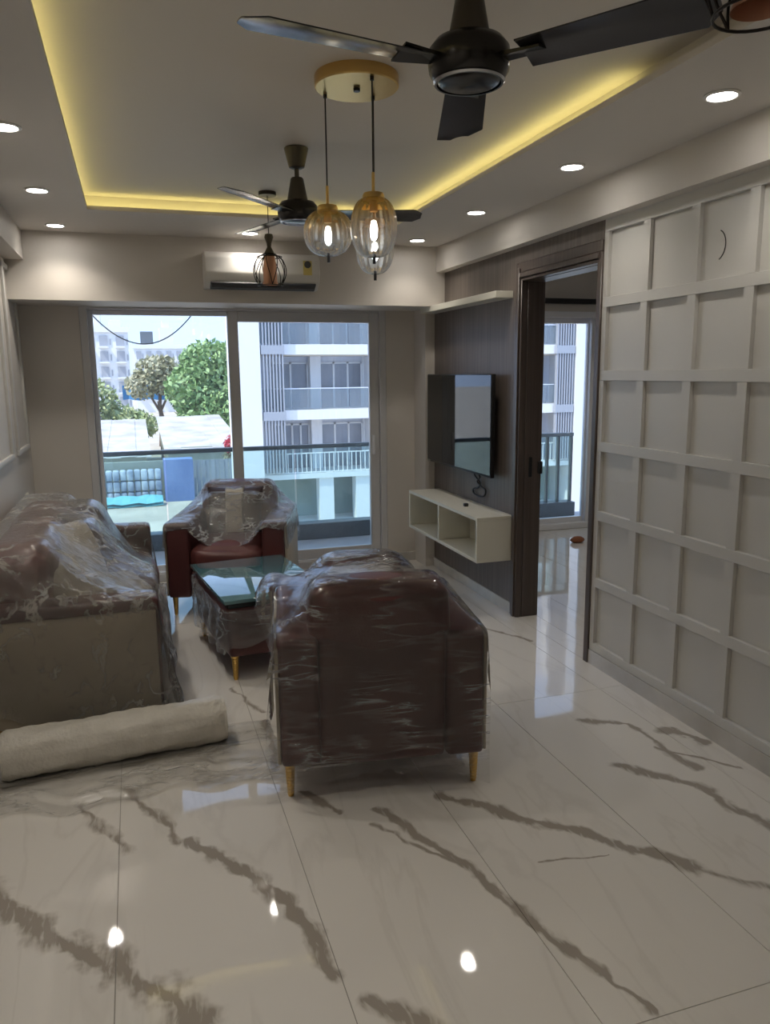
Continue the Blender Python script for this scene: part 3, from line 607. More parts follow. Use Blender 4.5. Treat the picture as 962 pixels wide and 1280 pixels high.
# small things on the panelled wall and bedroom floor
arc = [(XR - .002, 2.708 - .055 * math.cos(a), 2.098 + .062 * math.sin(a)) for a in np.linspace(-1.15, 1.15, 18)]
tag(MB().tube(arc, .0022, 6).build('wall_wire', M['cable'], None, smooth=True), 'short curved dark wire poking out of the white panelled wall', 'wire')
hk = MB(); hk.lathe([(0, .075), (.03, .07), (.055, .045), (.06, .025), (.045, .005), (0, 0)], n=14, rib=.08, ribn=5)
ho = hk.build('brown_husk', M['leaf_brown'], None, smooth=True); ho.location = (3.90, 6.19, 0); ho.scale = (1.2, .8, .8); tag(ho, 'brown crumpled husk lying on the bedroom floor by the window', 'husk')
cr_o = MB().box(3.45, 5.0, BY1 - .07, BY1 - .03, 2.235, 2.285).build('curtain_rail', M['black'], None, bevel=.004); tag(cr_o, 'black curtain rail above the bedroom window', 'curtain rail')
for x in (3.55, 4.9): MB().box(x, x + .03, BY1 - .035, BY1 + .001, 2.24, 2.28).build('bracket', M['black'], cr_o)

# ------------------------------------------------------------------ seating
def leg(parent, x, y, h=.135):
    prof = [(0, 0), (.0105, 0), (.0115, .004)]
    for k in range(9): z = .008 + k * .0125; r0 = .0115 + .0055 * k / 8; prof += [(r0, z), (r0 + .0022, z + .004), (r0 + .0022, z + .008), (r0, z + .0115)]
    prof += [(.022, h - .008), (.022, h), (0, h)]
    return MB().lathe(prof, (x, y, 0), 14).build('leg', M['gold'], parent, smooth=True)
def armchair(loc, rz, label):
    """origin under the middle, back at -y, front at +y"""
    r = empty('armchair', (*loc, 0), rz); tag(r, label, 'armchair')
    W_, D_, A, ZA, Z0 = .81, .80, .165, .635, .13; w = W_ / 2; d = D_ / 2
    for s in (-1, 1):
        x0, x1 = (-w + .012, -w + A) if s < 0 else (w - A, w - .012)
        pad('arm', M['maroon'], r, x0, x1, -d, d, Z0, ZA, r=.022, puff=.004, seed=s, wob=.002)
        xa, xb = (-w, -w + .014) if s < 0 else (w - .014, w)
        MB().box(xa, xb, -d + .012, d - .012, Z0 + .012, ZA - .03).build('side_panel', M['cream'], r, bevel=.006)
        for y in (-d + .04, d - .05): leg(r, s * (w - .045), y)
    pad('back', M['maroon'], r, -w + A, w - A, -d + .004, -d + .17, Z0, ZA + .005, r=.02, puff=.004, wob=.002)
    pad('base', M['maroon'], r, -w + A, w - A, -d + .171, d - .012, Z0, .31, r=.02, puff=.003)
    pad('seat_cushion', M['maroon_l'], r, -w + A + .004, w - A - .004, -d + .20, d + .005, .305, .47, r=.05, puff=.035, seed=2)
    pad('back_cushion', M['maroon_l'], r, -w + A - .015, w - A + .015, -d + .02, -d + .24, .475, .815, r=.05, puff=.02, seed=4)
    return r
# near chair: back corners (.422,2.667) and (1.223,2.527)
ang = math.atan2(2.527 - 2.667, 1.223 - .422)
u = Vector((math.cos(ang), math.sin(ang))); v = Vector((-u.y, u.x))
nc = Vector(((.422 + 1.223) / 2, (2.667 + 2.527) / 2)) + v * .40
ch1 = armchair(nc, ang, 'maroon armchair wrapped in clear plastic, its back turned toward the dining end')
# far chair: front corners (.12,5.15) and (.895,4.92)
ang2 = math.atan2(-.23, .775) + PI
v2 = Vector((-math.sin(ang2), math.cos(ang2)))
fc = Vector(((.12 + .895) / 2, (5.15 + 4.92) / 2)) - v2 * .40
ch2 = armchair(fc, ang2, 'maroon armchair wrapped in clear plastic, standing in front of the sliding window')
def throw_pillow(loc, eul, w, h, t, m, label, patch=None, seed=0):
    o = bpy.data.objects.new('throw_pillow', pillow_mesh('throw_pillow', w, h, t, seed)); o.data.materials.append(m); C.objects.link(o)
    o.location = loc; o.rotation_euler = eul; tag(o, label, 'pillow')
    if patch:
        me = pillow_mesh('centre_patch', w * .34, h * .985, t * .2, seed)
        for p in me.vertices: p.co.z = t / 2 * ((1 - (p.co.x / (w / 2)) ** 4) * (1 - (min(.999, abs(p.co.y) / (h / 2))) ** 4)) ** .55 * 1.02 + .009 * (1 if p.co.z > 0 else -1)
        me.materials.append(patch); q = bpy.data.objects.new('centre_patch', me); link(q, o)
    return o
pc = Vector((fc.x, fc.y)) + v2 * (-.05)
throw_pillow((pc.x, pc.y, .635), (math.radians(78), 0, ang2 + PI), .40, .36, .13, M['pillowd'], 'dark throw pillow with beige centre band on the window armchair', M['pillowc'], 1)

# sofa along the left wall
sf = empty('sofa', (-.34, 4.36, 0)); tag(sf, 'long maroon sofa with cream side panels under plastic, against the left wall', 'sofa')
sx0, sx1, sy0, sy1 = -.375, .38, -.96, .96      # local: x to the room, y along the wall
for s in (-1, 1):
    y0, y1 = (sy0 + .012, sy0 + .17) if s < 0 else (sy1 - .17, sy1 - .012)
    pad('arm', M['maroon'], sf, sx0, sx1, y0, y1, .13, .635, r=.022, puff=.004, wob=.002)
    ya, yb = (sy0, sy0 + .014) if s < 0 else (sy1 - .014, sy1)
    MB().box(sx0 + .012, sx1 - .012, ya, yb, .115, .585).build('side_panel', M['cream'], sf, bevel=.006)
    for x in (sx0 + .06, sx1 - .06): leg(sf, x, s * (sy1 - .06))
pad('back', M['maroon'], sf, sx0, sx0 + .19, sy0 + .171, sy1 - .171, .13, .66, r=.03, puff=.006)
pad('base', M['maroon'], sf, sx0 + .191, sx1 - .012, sy0 + .171, sy1 - .171, .13, .31, r=.02, puff=.003)
for k in range(2):
    y0 = sy0 + .175 + k * .787; pad('seat_cushion', M['maroon_l'], sf, sx0 + .19, sx1 + .002, y0, y0 + .783, .305, .465, r=.05, puff=.03, seed=k)
    pad('back_cushion', M['maroon_l'], sf, sx0 + .03, sx0 + .29, y0, y0 + .783, .46, .835, r=.07, puff=.03, seed=3 + k)
throw_pillow((-.36, 4.30, .66), (math.radians(64), math.radians(8), math.radians(62)), .42, .40, .15, M['pillowc'], 'beige throw pillow leaning on the middle of the sofa', None, 2)
throw_pillow((-.33, 4.72, .66), (math.radians(60), 0, math.radians(75)), .44, .42, .15, M['pillowd'], 'dark throw pillow leaning near the window end of sofa', None, 3)
throw_pillow((-.40, 3.86, .63), (math.radians(40), math.radians(-6), math.radians(95)), .42, .42, .14, M['pillowc'], 'beige throw pillow lying against the near arm of sofa', None, 5)
throw_pillow((-.17, 4.05, .53), (math.radians(6), math.radians(4), math.radians(20)), .36, .34, .11, M['pillowc'], 'flat beige throw pillow lying on the sofa seat', None, 6)

# coffee table: near left corner (.37,3.86) far left corner (.258,4.74)
ta = math.atan2(.88, -.112) - PI / 2
tl = Vector((.37, 3.86)); ty = Vector((-math.sin(ta), math.cos(ta))); tx = Vector((ty.y, -ty.x))
tcn = tl + tx * .29 + ty * .44
tb = empty('coffee_table', (*tcn, 0), ta); tag(tb, 'low maroon coffee table with dark teal glass top between the armchairs', 'coffee table')
pad('body', M['maroon'], tb, -.27, .27, -.42, .42, .13, .40, r=.015, puff=.003)
MB().box(-.265, .265, -.415, .415, .40, .432).build('apron', M['tableedge'], tb, bevel=.004)
MB().box(-.29, .29, -.44, .44, .432, .452).build('glass_top', M['tabletop'], tb, bevel=.003)
for sx_ in (-1, 1):
    for sy_ in (-1, 1): leg(tb, sx_ * .235, sy_ * .385)

# roll of packing foam
ra = Vector((.285, 3.27, .105)); rbv = Vector((-.60, 3.20, .10)); ln = (ra - rbv).length; dr = (ra - rbv).normalized()
rl = empty('foam_roll', ((ra.x + rbv.x) / 2, (ra.y + rbv.y) / 2, 0)); tag(rl, 'white roll of packing foam lying on the floor beside the sofa', 'packing roll')
mb = MB(); nseg, nr = 40, 48; vs = []; fs = []
for i in range(nseg + 1):
    for k in range(nr):
        a = 2 * PI * k / nr; rr = .098 + .003 * math.sin(5 * a + i * .35) + .002 * math.sin(i * 1.7) + .0015 * math.sin(11 * a)
        if i in (0, nseg): rr -= .008
        z = rr * math.sin(a); z = max(z, -.097)
        vs.append((-ln / 2 + ln * i / nseg, rr * math.cos(a), z + .097))
for i in range(nseg):
    for k in range(nr): l = (k + 1) % nr; fs.append((i * nr + k, i * nr + l, (i + 1) * nr + l, (i + 1) * nr + k))
ro = mb.add(vs, fs).build('foam_sheet', M['bubble'], rl, smooth=True, sharp=80); rl.rotation_euler = (0, 0, math.atan2(dr.y, dr.x))
for s in (-1, 1):
    sp_ = [(s * (ln / 2 - .003 + .006 * math.sin(t * .9)), (.020 + .076 * t / 90) * math.cos(t * .42), .097 + (.020 + .076 * t / 90) * math.sin(t * .42)) for t in range(91)]
    MB().tube(sp_, .0042, 5).build('roll_edge', M['bubble'], rl, smooth=True)
    MB().lathe([(.024, 0), (.094, 0), (.094, .01), (.024, .01)], n=40, caps=False).build('roll_end', M['bubble'], rl, smooth=True).matrix_local = Matrix.Translation((s * (ln / 2 - .008), 0, .097)) @ Matrix.Rotation(PI / 2, 4, 'Y')

# ------------------------------------------------------------------ plastic film: little cloth solver
def drape(P, boxes, steps=110, iters=7, grav=.0009, margin=.006, damp=.90, bend=.25, seed=0, fric=.55, pin=None):
    """P (n,m,3) start positions; boxes: (cx,cy,cz,hx,hy,hz,rz,round)"""
    P = P.copy(); V = np.zeros_like(P); r_ = np.random.default_rng(seed)
    P += r_.normal(0, .0015, P.shape)
    Lu = np.linalg.norm(P0[1:] - P0[:-1], axis=-1) if False else None
    base = P.copy()
    def rest(a, b): return np.linalg.norm(base[b] - base[a], axis=-1, keepdims=True)
    sl = np.s_; cons = []
    n, m, _ = P.shape
    for s in (0, 1):
        cons.append((sl[s:n - 1:2, :], sl[s + 1:n:2, :], 1.0)); cons.append((sl[:, s:m - 1:2], sl[:, s + 1:m:2], 1.0))
        cons.append((sl[s:n - 1:2, :-1], sl[s + 1:n:2, 1:], .5)); cons.append((sl[s:n - 1:2, 1:], sl[s + 1:n:2, :-1], .5))
    for s in range(4):
        cons.append((sl[s:n - 2:4, :], sl[s + 2:n:4, :], bend)); cons.append((sl[:, s:m - 2:4], sl[:, s + 2:m:4], bend))
    CC = []
    for a, b, k in cons:
        pa = base[a]; pb = base[b]; q = min(pa.shape[0], pb.shape[0]); w = min(pa.shape[1], pb.shape[1])
        CC.append((a, b, k, q, w, np.linalg.norm(pb[:q, :w] - pa[:q, :w], axis=-1, keepdims=True)))
    B = [(np.array(b[:3]), np.array(b[3:6]), math.cos(b[6]), math.sin(b[6]), b[7]) for b in boxes]
    def collide(P):
        hit = np.zeros(P.shape[:2], bool)
        for c, h, co, si, rd in B:
            d = P - c; x = d[..., 0] * co + d[..., 1] * si; y = -d[..., 0] * si + d[..., 1] * co; L = np.stack([x, y, d[..., 2]], -1)
            q = np.abs(L) - (h - rd); out = np.maximum(q, 0); lo = np.linalg.norm(out, axis=-1); ins = np.minimum(q.max(-1), 0); sd = lo + ins - rd
            k = sd < margin
            if not k.any(): continue
            sg = np.where(L >= 0, 1.0, -1.0); g = np.where((lo > 1e-9)[..., None], out / np.maximum(lo, 1e-9)[..., None], 0) * sg
            ax = q.argmax(-1); gi = np.eye(3)[ax] * sg; g = np.where((lo > 1e-9)[..., None], g, gi)
            L2 = L + g * (margin - sd)[..., None]
            X = np.stack([L2[..., 0] * co - L2[..., 1] * si, L2[..., 0] * si + L2[..., 1] * co, L2[..., 2]], -1) + c
            P[k] = X[k]; hit |= k
        f = P[..., 2] < .005
        P[f, 2] = .005; hit |= f
        return hit
    for t in range(steps):
        old = P.copy(); V[..., 2] -= grav; P += V
        for _ in range(iters):
            for a, b, k, q, w, L in CC:
                pa = P[a][:q, :w]; pb = P[b][:q, :w]; d = pb - pa; l = np.maximum(np.linalg.norm(d, axis=-1, keepdims=True), 1e-9)
                e = (l - L) / l; e = np.where(e < 0, e * .35, e) * (.5 * k); cor = d * e
                pa += cor; pb -= cor
            if pin is not None: P[pin] = base[pin]
            hit = collide(P)
        V = (P - old) * damp; V[hit] *= (1 - fric)
        sp_ = np.linalg.norm(V, axis=-1, keepdims=True); V *= np.minimum(1, .03 / np.maximum(sp_, 1e-9))
    return P
def sheet_obj(name, P, m, label):
    n, k, _ = P.shape; o_ = P.reshape(-1, 3).min(0); c0 = np.array([P[..., 0].mean(), P[..., 1].mean(), P[..., 2].min()])
    vs = [tuple(p) for p in (P.reshape(-1, 3) - c0)]
    fs = [(i * k + j, (i + 1) * k + j, (i + 1) * k + j + 1, i * k + j + 1) for i in range(n - 1) for j in range(k - 1)]
    me = bpy.data.meshes.new(name); me.from_pydata(vs, [], fs); me.update()
    for p in me.polygons: p.use_smooth = True
    me.materials.append(m); ob = bpy.data.objects.new(name, me); ob.location = c0; C.objects.link(ob)
    sm = ob.modifiers.new('smooth', 'SUBSURF'); sm.levels = 1; sm.render_levels = 1
    tag(ob, label, 'plastic film'); return ob
def local_grid(cx, cy, rz, x0, x1, y0, y1, nx, ny, z):
    gx, gy = np.meshgrid(np.linspace(x0, x1, nx), np.linspace(y0, y1, ny), indexing='ij')
    c, s = math.cos(rz), math.sin(rz)
    return np.stack([cx + gx * c - gy * s, cy + gx * s + gy * c, np.full_like(gx, z)], -1)
def obx(cx, cy, rz, x0, x1, y0, y1, z0, z1, rd=.03):
    lx, ly = (x0 + x1) / 2, (y0 + y1) / 2; c, s = math.cos(rz), math.sin(rz)
    return (cx + lx * c - ly * s, cy + lx * s + ly * c, (z0 + z1) / 2, (x1 - x0) / 2, (y1 - y0) / 2, (z1 - z0) / 2, rz, rd)
def chair_boxes(c, rz, extra=()):
    w, d = .405, .40
    L = [(-w, -w + .17, -d, d, .1, .637, .02), (w - .17, w, -d, d, .1, .637, .02), (-w, w, -d, -d + .18, .1, .64, .02), (-w, w, -d, d, .1, .47, .04), (-.26, .26, -d + .015, -d + .245, .3, .83, .06)]
    return [obx(c.x, c.y, rz, *b) for b in list(L) + list(extra)]
def cling(P, c, rz, hx, hy, kl, kr, kb, kf):
    co, si = math.cos(rz), math.sin(rz); d = P[..., :2] - np.array([c.x, c.y]); x = d[..., 0] * co + d[..., 1] * si; y = -d[..., 0] * si + d[..., 1] * co
    x = np.where(x < -hx, -hx + (x + hx) * kl, np.where(x > hx, hx + (x - hx) * kr, x)); y = np.where(y < -hy, -hy + (y + hy) * kb, np.where(y > hy, hy + (y - hy) * kf, y))
    Q = P.copy(); Q[..., 0] = c.x + x * co - y * si; Q[..., 1] = c.y + x * si + y * co; return Q
T0 = local_grid(nc.x, nc.y, ang, -.58, .54, -1.00, .58, 60, 84, .90)
P1 = drape(T0, chair_boxes(nc, ang, [(-.27, .22, -.14, .26, .4, .845, .16), (-.50, -.3, -.05, .36, .4, .72, .10)]), seed=1)
P1 = cling(P1, nc, ang, .408, .405, kl=.75, kr=.25, kb=.06, kf=.6)
sheet_obj('plastic_film', P1, M['film'], 'clear plastic film draped over the armchair that shows its back')
T0 = local_grid(fc.x, fc.y, ang2, -.60, .60, -.62, .46, 60, 60, .88)
P2 = drape(T0, chair_boxes(fc, ang2, [(-.20, .20, -.22, .02, .3, .78, .06)]), seed=2, bend=.12)
P2 = cling(P2, fc, ang2, .408, .405, .35, .35, .3, .3)
sheet_obj('plastic_film', P2, M['film_seat'], 'crumpled clear plastic film stretched over the armchair by the window')
sc = Vector((-.34, 4.36))
sb = [obx(sc.x, sc.y, 0, *b) for b in [(sx0, sx1, sy0, sy0 + .17, .1, .637, .02), (sx0, sx1, sy1 - .17, sy1, .1, .637, .02), (sx0, sx0 + .335, sy0 + .1, sy1 - .12, .1, .885, .09), (sx0, sx1, sy0, sy1, .1, .465, .04),
      (-.16, .14, -.30, .14, .4, .86, .11), (-.16, .14, .14, .56, .4, .88, .11), (-.22, .14, -.74, -.30, .4, .74, .10), (.0, .42, -.50, -.12, .4, .60, .05), (sx0 - .08, sx0, -1.2, 1.2, 0, 2, .0)]]
T0 = local_grid(sc.x, sc.y, 0, sx0 + .02, sx1 + .50, sy0 - .54, sy1 + .06, 64, 110, .87)
P3 = drape(T0, sb, seed=3, bend=.12, steps=120, pin=np.s_[0, 24:])
P3 = cling(P3, sc, 0, .378, .963, .3, .45, .12, .3)
sheet_obj('plastic_film', P3, M['film_milky'], 'milky clear plastic film draped over the whole sofa and its arm')
# loose film hanging down the sofa front
gy, gz = np.meshgrid(np.linspace(3.44, 4.25, 50), np.linspace(.03, .66, 34), indexing='ij'); tt = (gy - 3.44) / .81
gz2 = .03 + (gz - .03) * (1 - .45 * tt ** 1.5) + .05 * tt
gxx = .062 + .045 * (1 - (gz - .03) / .63) + .014 * np.sin(46 * gy + 6 * gz) + .010 * np.sin(83 * gy - 11 * gz + 1) + .008 * np.sin(31 * gz + 12 * gy)
sheet_obj('plastic_film', np.stack([gxx, gy + .02 * np.sin(9 * gz), gz2], -1), M['film_hang'], 'bright crinkled clear plastic film hanging down the front of the sofa')
# film round the coffee table body
nu, nvv = 120, 16; per = [(-.278, -.428), (.278, -.428), (.278, .428), (-.278, .428)]
seq = [(.278, .2), (.278, -.428), (-.278, -.428), (-.278, .428), (.1, .428)]
dist = [0]
for a, b in zip(seq, seq[1:]): dist.append(dist[-1] + math.dist(a, b))
G = np.zeros((nu, nvv, 3)); ph = rng.uniform(0, 6, 12)
for i in range(nu):
    s_ = dist[-1] * i / (nu - 1); k = max(j for j in range(len(seq) - 1) if dist[j] <= s_ + 1e-9); f = (s_ - dist[k]) / (dist[k + 1] - dist[k])
    px = seq[k][0] + (seq[k + 1][0] - seq[k][0]) * f; py = seq[k][1] + (seq[k + 1][1] - seq[k][1]) * f
    nx_, ny_ = px / .278, py / .428
    if abs(nx_) > abs(ny_): nx_, ny_ = math.copysign(1, nx_), 0
    else: nx_, ny_ = 0, math.copysign(1, ny_)
    for j in range(nvv):
        t = j / (nvv - 1); on_left = 1 if k == 2 else 0
        zb = (.15 - .06 * f) if on_left else .24 + .05 * math.sin(9 * s_ + 1)
        z = .395 + (zb - .395) * t
        off = .006 + .007 * (1 + math.sin(22 * s_ + 9 * t + ph[0]) * math.sin(13 * s_ - 12 * t + ph[1])) + .012 * t * (1 + math.sin(31 * s_ + ph[2])) * .5
        G[i, j] = (px + nx_ * off, py + ny_ * off, z + .004 * math.sin(27 * s_ + ph[3]))
cz, sz = math.cos(ta), math.sin(ta)
G = np.stack([tcn.x + G[..., 0] * cz - G[..., 1] * sz, tcn.y + G[..., 0] * sz + G[..., 1] * cz, G[..., 2]], -1)
sheet_obj('plastic_film', G, M['film_seat'], 'crumpled clear plastic film wrapped round the coffee table sides')
# film lying on the floor round the roll
gx, gy = np.meshgrid(np.linspace(-.72, .50, 60), np.linspace(2.86, 3.36, 30), indexing='ij')
edge = .03 * np.sin(9 * gx + 1) + .02 * np.sin(23 * gx)
zz = .007 + .010 * (np.sin(11 * gx + 17 * gy) * np.sin(9 * gx - 13 * gy + 1) + 1) * .5 + .012 * np.abs(np.sin(19 * gy + 4 * gx)) ** 6
rx_ = np.clip((gy - (3.2 + .079 * (gx + .157))) , -1, 1); 
under = np.abs(rx_) < .055; zz = np.where(under, .004, zz); 
near = (rx_ >= .02); Gf = np.stack([gx, gy + edge * (gy < 3.0), zz], -1)
sheet_obj('plastic_film', Gf, M['film_floor'], 'flat wrinkled clear plastic film spread on the floor under the foam roll')

# ------------------------------------------------------------------ outside
GZ = -7.0
M['ground'] = pmat('sandy_ground', (.56, .50, .41), .95, col2=(.42, .37, .30), nscale=.35, detail=8)
gnd = struct('ground', MB().box(-260, 260, 9, 420, GZ - 1, GZ), M['ground']); tag(gnd, 'pale sandy ground of the yard below')
M['bwhite'] = pmat('building_white', (.78, .78, .78), .7)
M['bgrey'] = pmat('building_grey_blue', (.66, .69, .76), .7)
M['bcream'] = pmat('building_cream', (.70, .62, .52), .7)
M['bdark'] = pmat('building_dark_glass', (.19, .20, .23), .12, spec=.6, col2=(.30, .31, .34), nscale=.6)
M['fin'] = pmat('louvre_fin_dark', (.36, .38, .42), .5)
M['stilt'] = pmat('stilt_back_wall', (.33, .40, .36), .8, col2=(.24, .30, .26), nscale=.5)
M['bglass'] = glassmat('facade_rail_glass', (.72, .80, .82), haze=.18)
ab = empty('apartment_building', (13.5, 36, GZ)); tag(ab, 'white apartment block with glass balconies and dark louvre fins opposite the windows', 'building')
def bpart(name, mb, m, par=None, **k):
    o = mb.build(name, m, par or ab, **k)
    if par is None: o.matrix_parent_inverse = Matrix.Translation(-Vector(ab.location))
    return o
def mir(x): return 27.0 - x
FZ = [-3.02 + 2.97 * k for k in range(-1, 5)]     # slab tops
bpart('wall', MB().box(4.5, 22.5, 37.6, 39.2, GZ, 16), M['bgrey'])
for (xa, xb) in ((4.3, 5.45), (mir(5.45), mir(4.3))): bpart('column', MB().box(xa, xb, 34.9, 37.7, GZ, 16), M['bwhite'])
bpart('column', MB().box(11.0, 16.0, 35.3, 37.6, GZ, 16), M['bwhite'])
for k, z in enumerate(FZ):
    if k == 0: continue
    bpart('balcony_slab', MB().box(5.45, mir(5.45), 35.2, 37.7, z - (.46 if k != 1 else .25), z), M['bwhite'])
    bpart('ceiling_soffit', MB().box(5.5, mir(5.5), 35.9, 37.65, z - .5, z - .462) if k != 1 else MB().box(5.5, mir(5.5), 35.9, 37.65, z - .30, z - .252), M['bcream'])
    for (x0, x1) in ((5.5, 11.0), (16.0, mir(5.5))):
        if k == 1:
            mb = MB(); mb.box(x0, x1, 35.24, 35.30, z + .92, z + .97).box(x0, x1, 35.24, 35.30, z + .02, z + .07)
            for q in range(int((x1 - x0) / .22)): mb.box(x0 + .22 * q, x0 + .22 * q + .04, 35.25, 35.29, z + .05, z + .95)
            bpart('balcony_grille', mb, M['bwhite'])
        else:
            bpart('balcony_rail', MB().box(x0, x1, 35.24, 35.30, z + .95, z + 1.0), M['bgrey'])
            for q in range(4): bpart('balcony_glass', MB().box(x0 + (x1 - x0) * q / 4 + .02, x0 + (x1 - x0) * (q + 1) / 4 - .02, 35.26, 35.28, z + .03, z + .95), M['bglass'])
    for (x0, x1, np_) in ((6.45, 8.15, 2 if k != 1 else 4), (8.75, 10.9, 3), (mir(8.15), mir(6.45), 2), (mir(10.9), mir(8.75), 3)):
        h = 2.2; fr = MB().box(x0, x1, 37.5, 37.6, z + h - .08, z + h); 
        for q in range(np_ + 1): xx = x0 + (x1 - x0) * q / np_; fr.box(xx - .045, xx + .045, 37.5, 37.6, z, z + h)
        f_ = bpart('window', fr, M['bwhite'])
        for q in range(np_): bpart('pane', MB().box(x0 + (x1 - x0) * q / np_ + .045, x0 + (x1 - x0) * (q + 1) / np_ - .045, 37.55, 37.62, z, z + h - .08), M['bdark'], f_)
        bpart('wall_pier', MB().box(x1 + .02, x1 + .55, 37.0 if x1 < 8.5 else 37.4, 37.62, z, z + 2.48), M['bwhite'])
for side in (0, 1):
    for q in range(7):
        x = 5.60 + q * .145; x = mir(x) if side else x
        bpart('louvre_fin', MB().box(x - .03, x + .03, 34.95, 35.18, -2.9, 16), M['fin'])
    x0, x1 = (5.5, 6.55) if not side else (mir(6.55), mir(5.5))
    for z in FZ[2:5]: bpart('fin_band', MB().box(x0, x1, 34.93, 35.19, z - .45, z - .05), M['fin'])
for x in (8.1, 9.9, 10.6, mir(9.9), mir(8.1)): bpart('stilt', MB().box(x, x + .7, 35.3, 36.0, GZ, -3.2), M['bwhite'])
bpart('stilt_wall', MB().box(4.4, 22.6, 37.2, 37.6, GZ + 1.4, -3.4), M['stilt'])
bpart('stilt_kerb', MB().box(4.4, 22.6, 35.6, 37.5, GZ, GZ + 1.6), M['bwhite'])
# far white apartment block and the lower block behind it
def far_block(x0, x1, y, z1, cols, rows, fh, label, m, dpt=14):
    r = empty('apartment_building', ((x0 + x1) / 2, y, GZ)); tag(r, label, 'building')
    def p(name, mb, m_, par=None):
        o = mb.build(name, m_, par or r)
        if par is None: o.matrix_parent_inverse = Matrix.Translation(-Vector(r.location))
        return o
    p('wall', MB().box(x0, x1, y, y + dpt, GZ, z1), m)
    p('parapet', MB().box(x0 - .3, x1 + .3, y - .4, y + .2, z1 - .3, z1 + .7), m)
    wc = (x1 - x0) / cols
    for i in range(cols):
        for k in range(rows):
            cx = x0 + wc * (i + .5); zt = z1 - .9 - k * fh
            f_ = p('window', MB().box(cx - wc * .24, cx + wc * .24, y - .25, y - .05, zt - fh * .72, zt), M['fgrey'])
            p('balcony_slab', MB().box(cx - wc * .30, cx + wc * .30, y - 1.0, y, zt - fh * .78, zt - fh * .68), m, f_)
            p('side_window', MB().box(cx + wc * .37, cx + wc * .45, y - .12, y - .02, zt - fh * .6, zt - fh * .2), M['fgrey'])
    return r, p
M['fgrey'] = pmat('far_window_grey', (.36, .37, .40), .4)
M['fdark'] = pmat('far_tank_dark', (.13, .15, .17), .6)
r, p = far_block(-26, -.4, 150, 9.6, 9, 5, 2.75, 'tall white apartment block with balcony columns beyond the trees', M['bwhite'])
p('roof_room', MB().box(-8.6, -5.0, 151, 156, 9.6, 13.2), M['bwhite']); p('roof_tank', MB().box(-7.6, -6.2, 151.5, 154, 13.2, 15.0), M['bwhite']); p('roof_room', MB().box(-3.6, -1.5, 151, 156, 9.6, 11.6), M['bwhite'])
r, p = far_block(48, 74, 80, 14, 7, 6, 3.0, 'cream apartment block beyond the gap seen through the bedroom window', M['bcream'])
r, p = far_block(.5, 14, 190, 8.0, 6, 4, 2.8, 'lower white apartment block with dark roof tank behind the trees', M['bwhite'])
p('roof_tank', MB().box(2.2, 5.0, 190.5, 194, 8.7, 11.6), M['fdark']); p('roof_room', MB().box(6.6, 9.6, 191, 196, 8.0, 12.6), M['bwhite']); p('roof_tank', MB().box(7.2, 8.8, 191.5, 194, 12.6, 14.2), M['bwhite'])
# trees
def leafmesh(name, blobs, n, size, mats, parent, seed):
    g = np.random.default_rng(seed); vs = []; fs = []
    tot = sum(b[3] * b[4] * b[5] for b in blobs) ** 1
    wts = np.array([(b[3] * b[4] * b[5]) ** (2 / 3) for b in blobs]); wts /= wts.sum()
    for b, w in zip(blobs, wts):
        for _ in range(int(n * w)):
            d = g.normal(size=3); d /= np.linalg.norm(d); rad = g.uniform(.55, 1.05) ** .6
            c = np.array(b[:3]) + d * rad * np.array(b[3:6]); s = size * g.uniform(.6, 1.4)
            a = g.normal(size=3); a /= np.linalg.norm(a); e = np.cross(a, g.normal(size=3)); e /= np.linalg.norm(e)
            k = len(vs); vs += [tuple(c - a * s), tuple(c + e * s * .55), tuple(c + a * s), tuple(c - e * s * .55)]; fs.append((k, k + 1, k + 2, k + 3))
    me = bpy.data.meshes.new(name); me.from_pydata(vs, [], fs); me.materials.append(mats); o = bpy.data.objects.new(name, me); o['kind'] = 'stuff'; return link(o, parent)
M['leafg'] = pmat('leaf_green', (.20, .34, .11), .6, col2=(.36, .50, .22), nscale=.5)
M['leafo'] = pmat('leaf_olive', (.36, .35, .20), .7, col2=(.52, .49, .33), nscale=.5)
M['leafy'] = pmat('leaf_yellow_green', (.32, .38, .15), .6, col2=(.48, .52, .27), nscale=.5)
M['bark'] = pmat('tree_bark', (.17, .12, .09), .9)
def tree(x, y, h, blobs, n, size, m, label, seed, trunk=.3):
    r = empty('tree', (x, y, GZ)); tag(r, label, 'tree')
    leafmesh('crown', blobs, n, size, m, r, seed)
    mb = MB().tube([(0, 0, 0), (.2, 0, h * .3), (-.1, .1, h * .55)], [trunk, trunk * .8, trunk * .5], 8)
    for b in blobs[:4]: mb.tube([(0, 0, h * .42), (b[0] * .5, b[1] * .5, (h * .45 + b[2]) / 2), (b[0] * .9, b[1] * .9, b[2])], [trunk * .5, trunk * .35, trunk * .15], 6)
    mb.build('trunk', M['bark'], r, smooth=True)
tree(7.9, 91, 14, [(0.4, 0, 9.6, 3.3, 3, 2.9), (-1.6, 0, 7.0, 3.0, 3, 2.8), (2.2, 0, 7.0, 3.6, 3, 3.4), (0.5, -1, 4.2, 4.0, 3, 3), (3.2, 0, 10.2, 2.4, 2.2, 2.2), (-1.4, 0, 10.2, 1.4, 1.3, 1.2)], 7500, .33, M['leafg'], 'dense bright green tree beside the white apartment block', 11)
tree(2.9, 98, 10, [(0, 0, 8.6, 2.9, 2.4, 2.3), (-1.9, 0, 7.4, 2.0, 1.8, 1.7), (1.8, 0, 7.4, 2.1, 1.8, 1.7), (.4, 0, 9.6, 1.9, 1.8, 1.4)], 2600, .30, M['leafo'], 'sparse olive brown tree in front of the far white buildings', 12, .4)
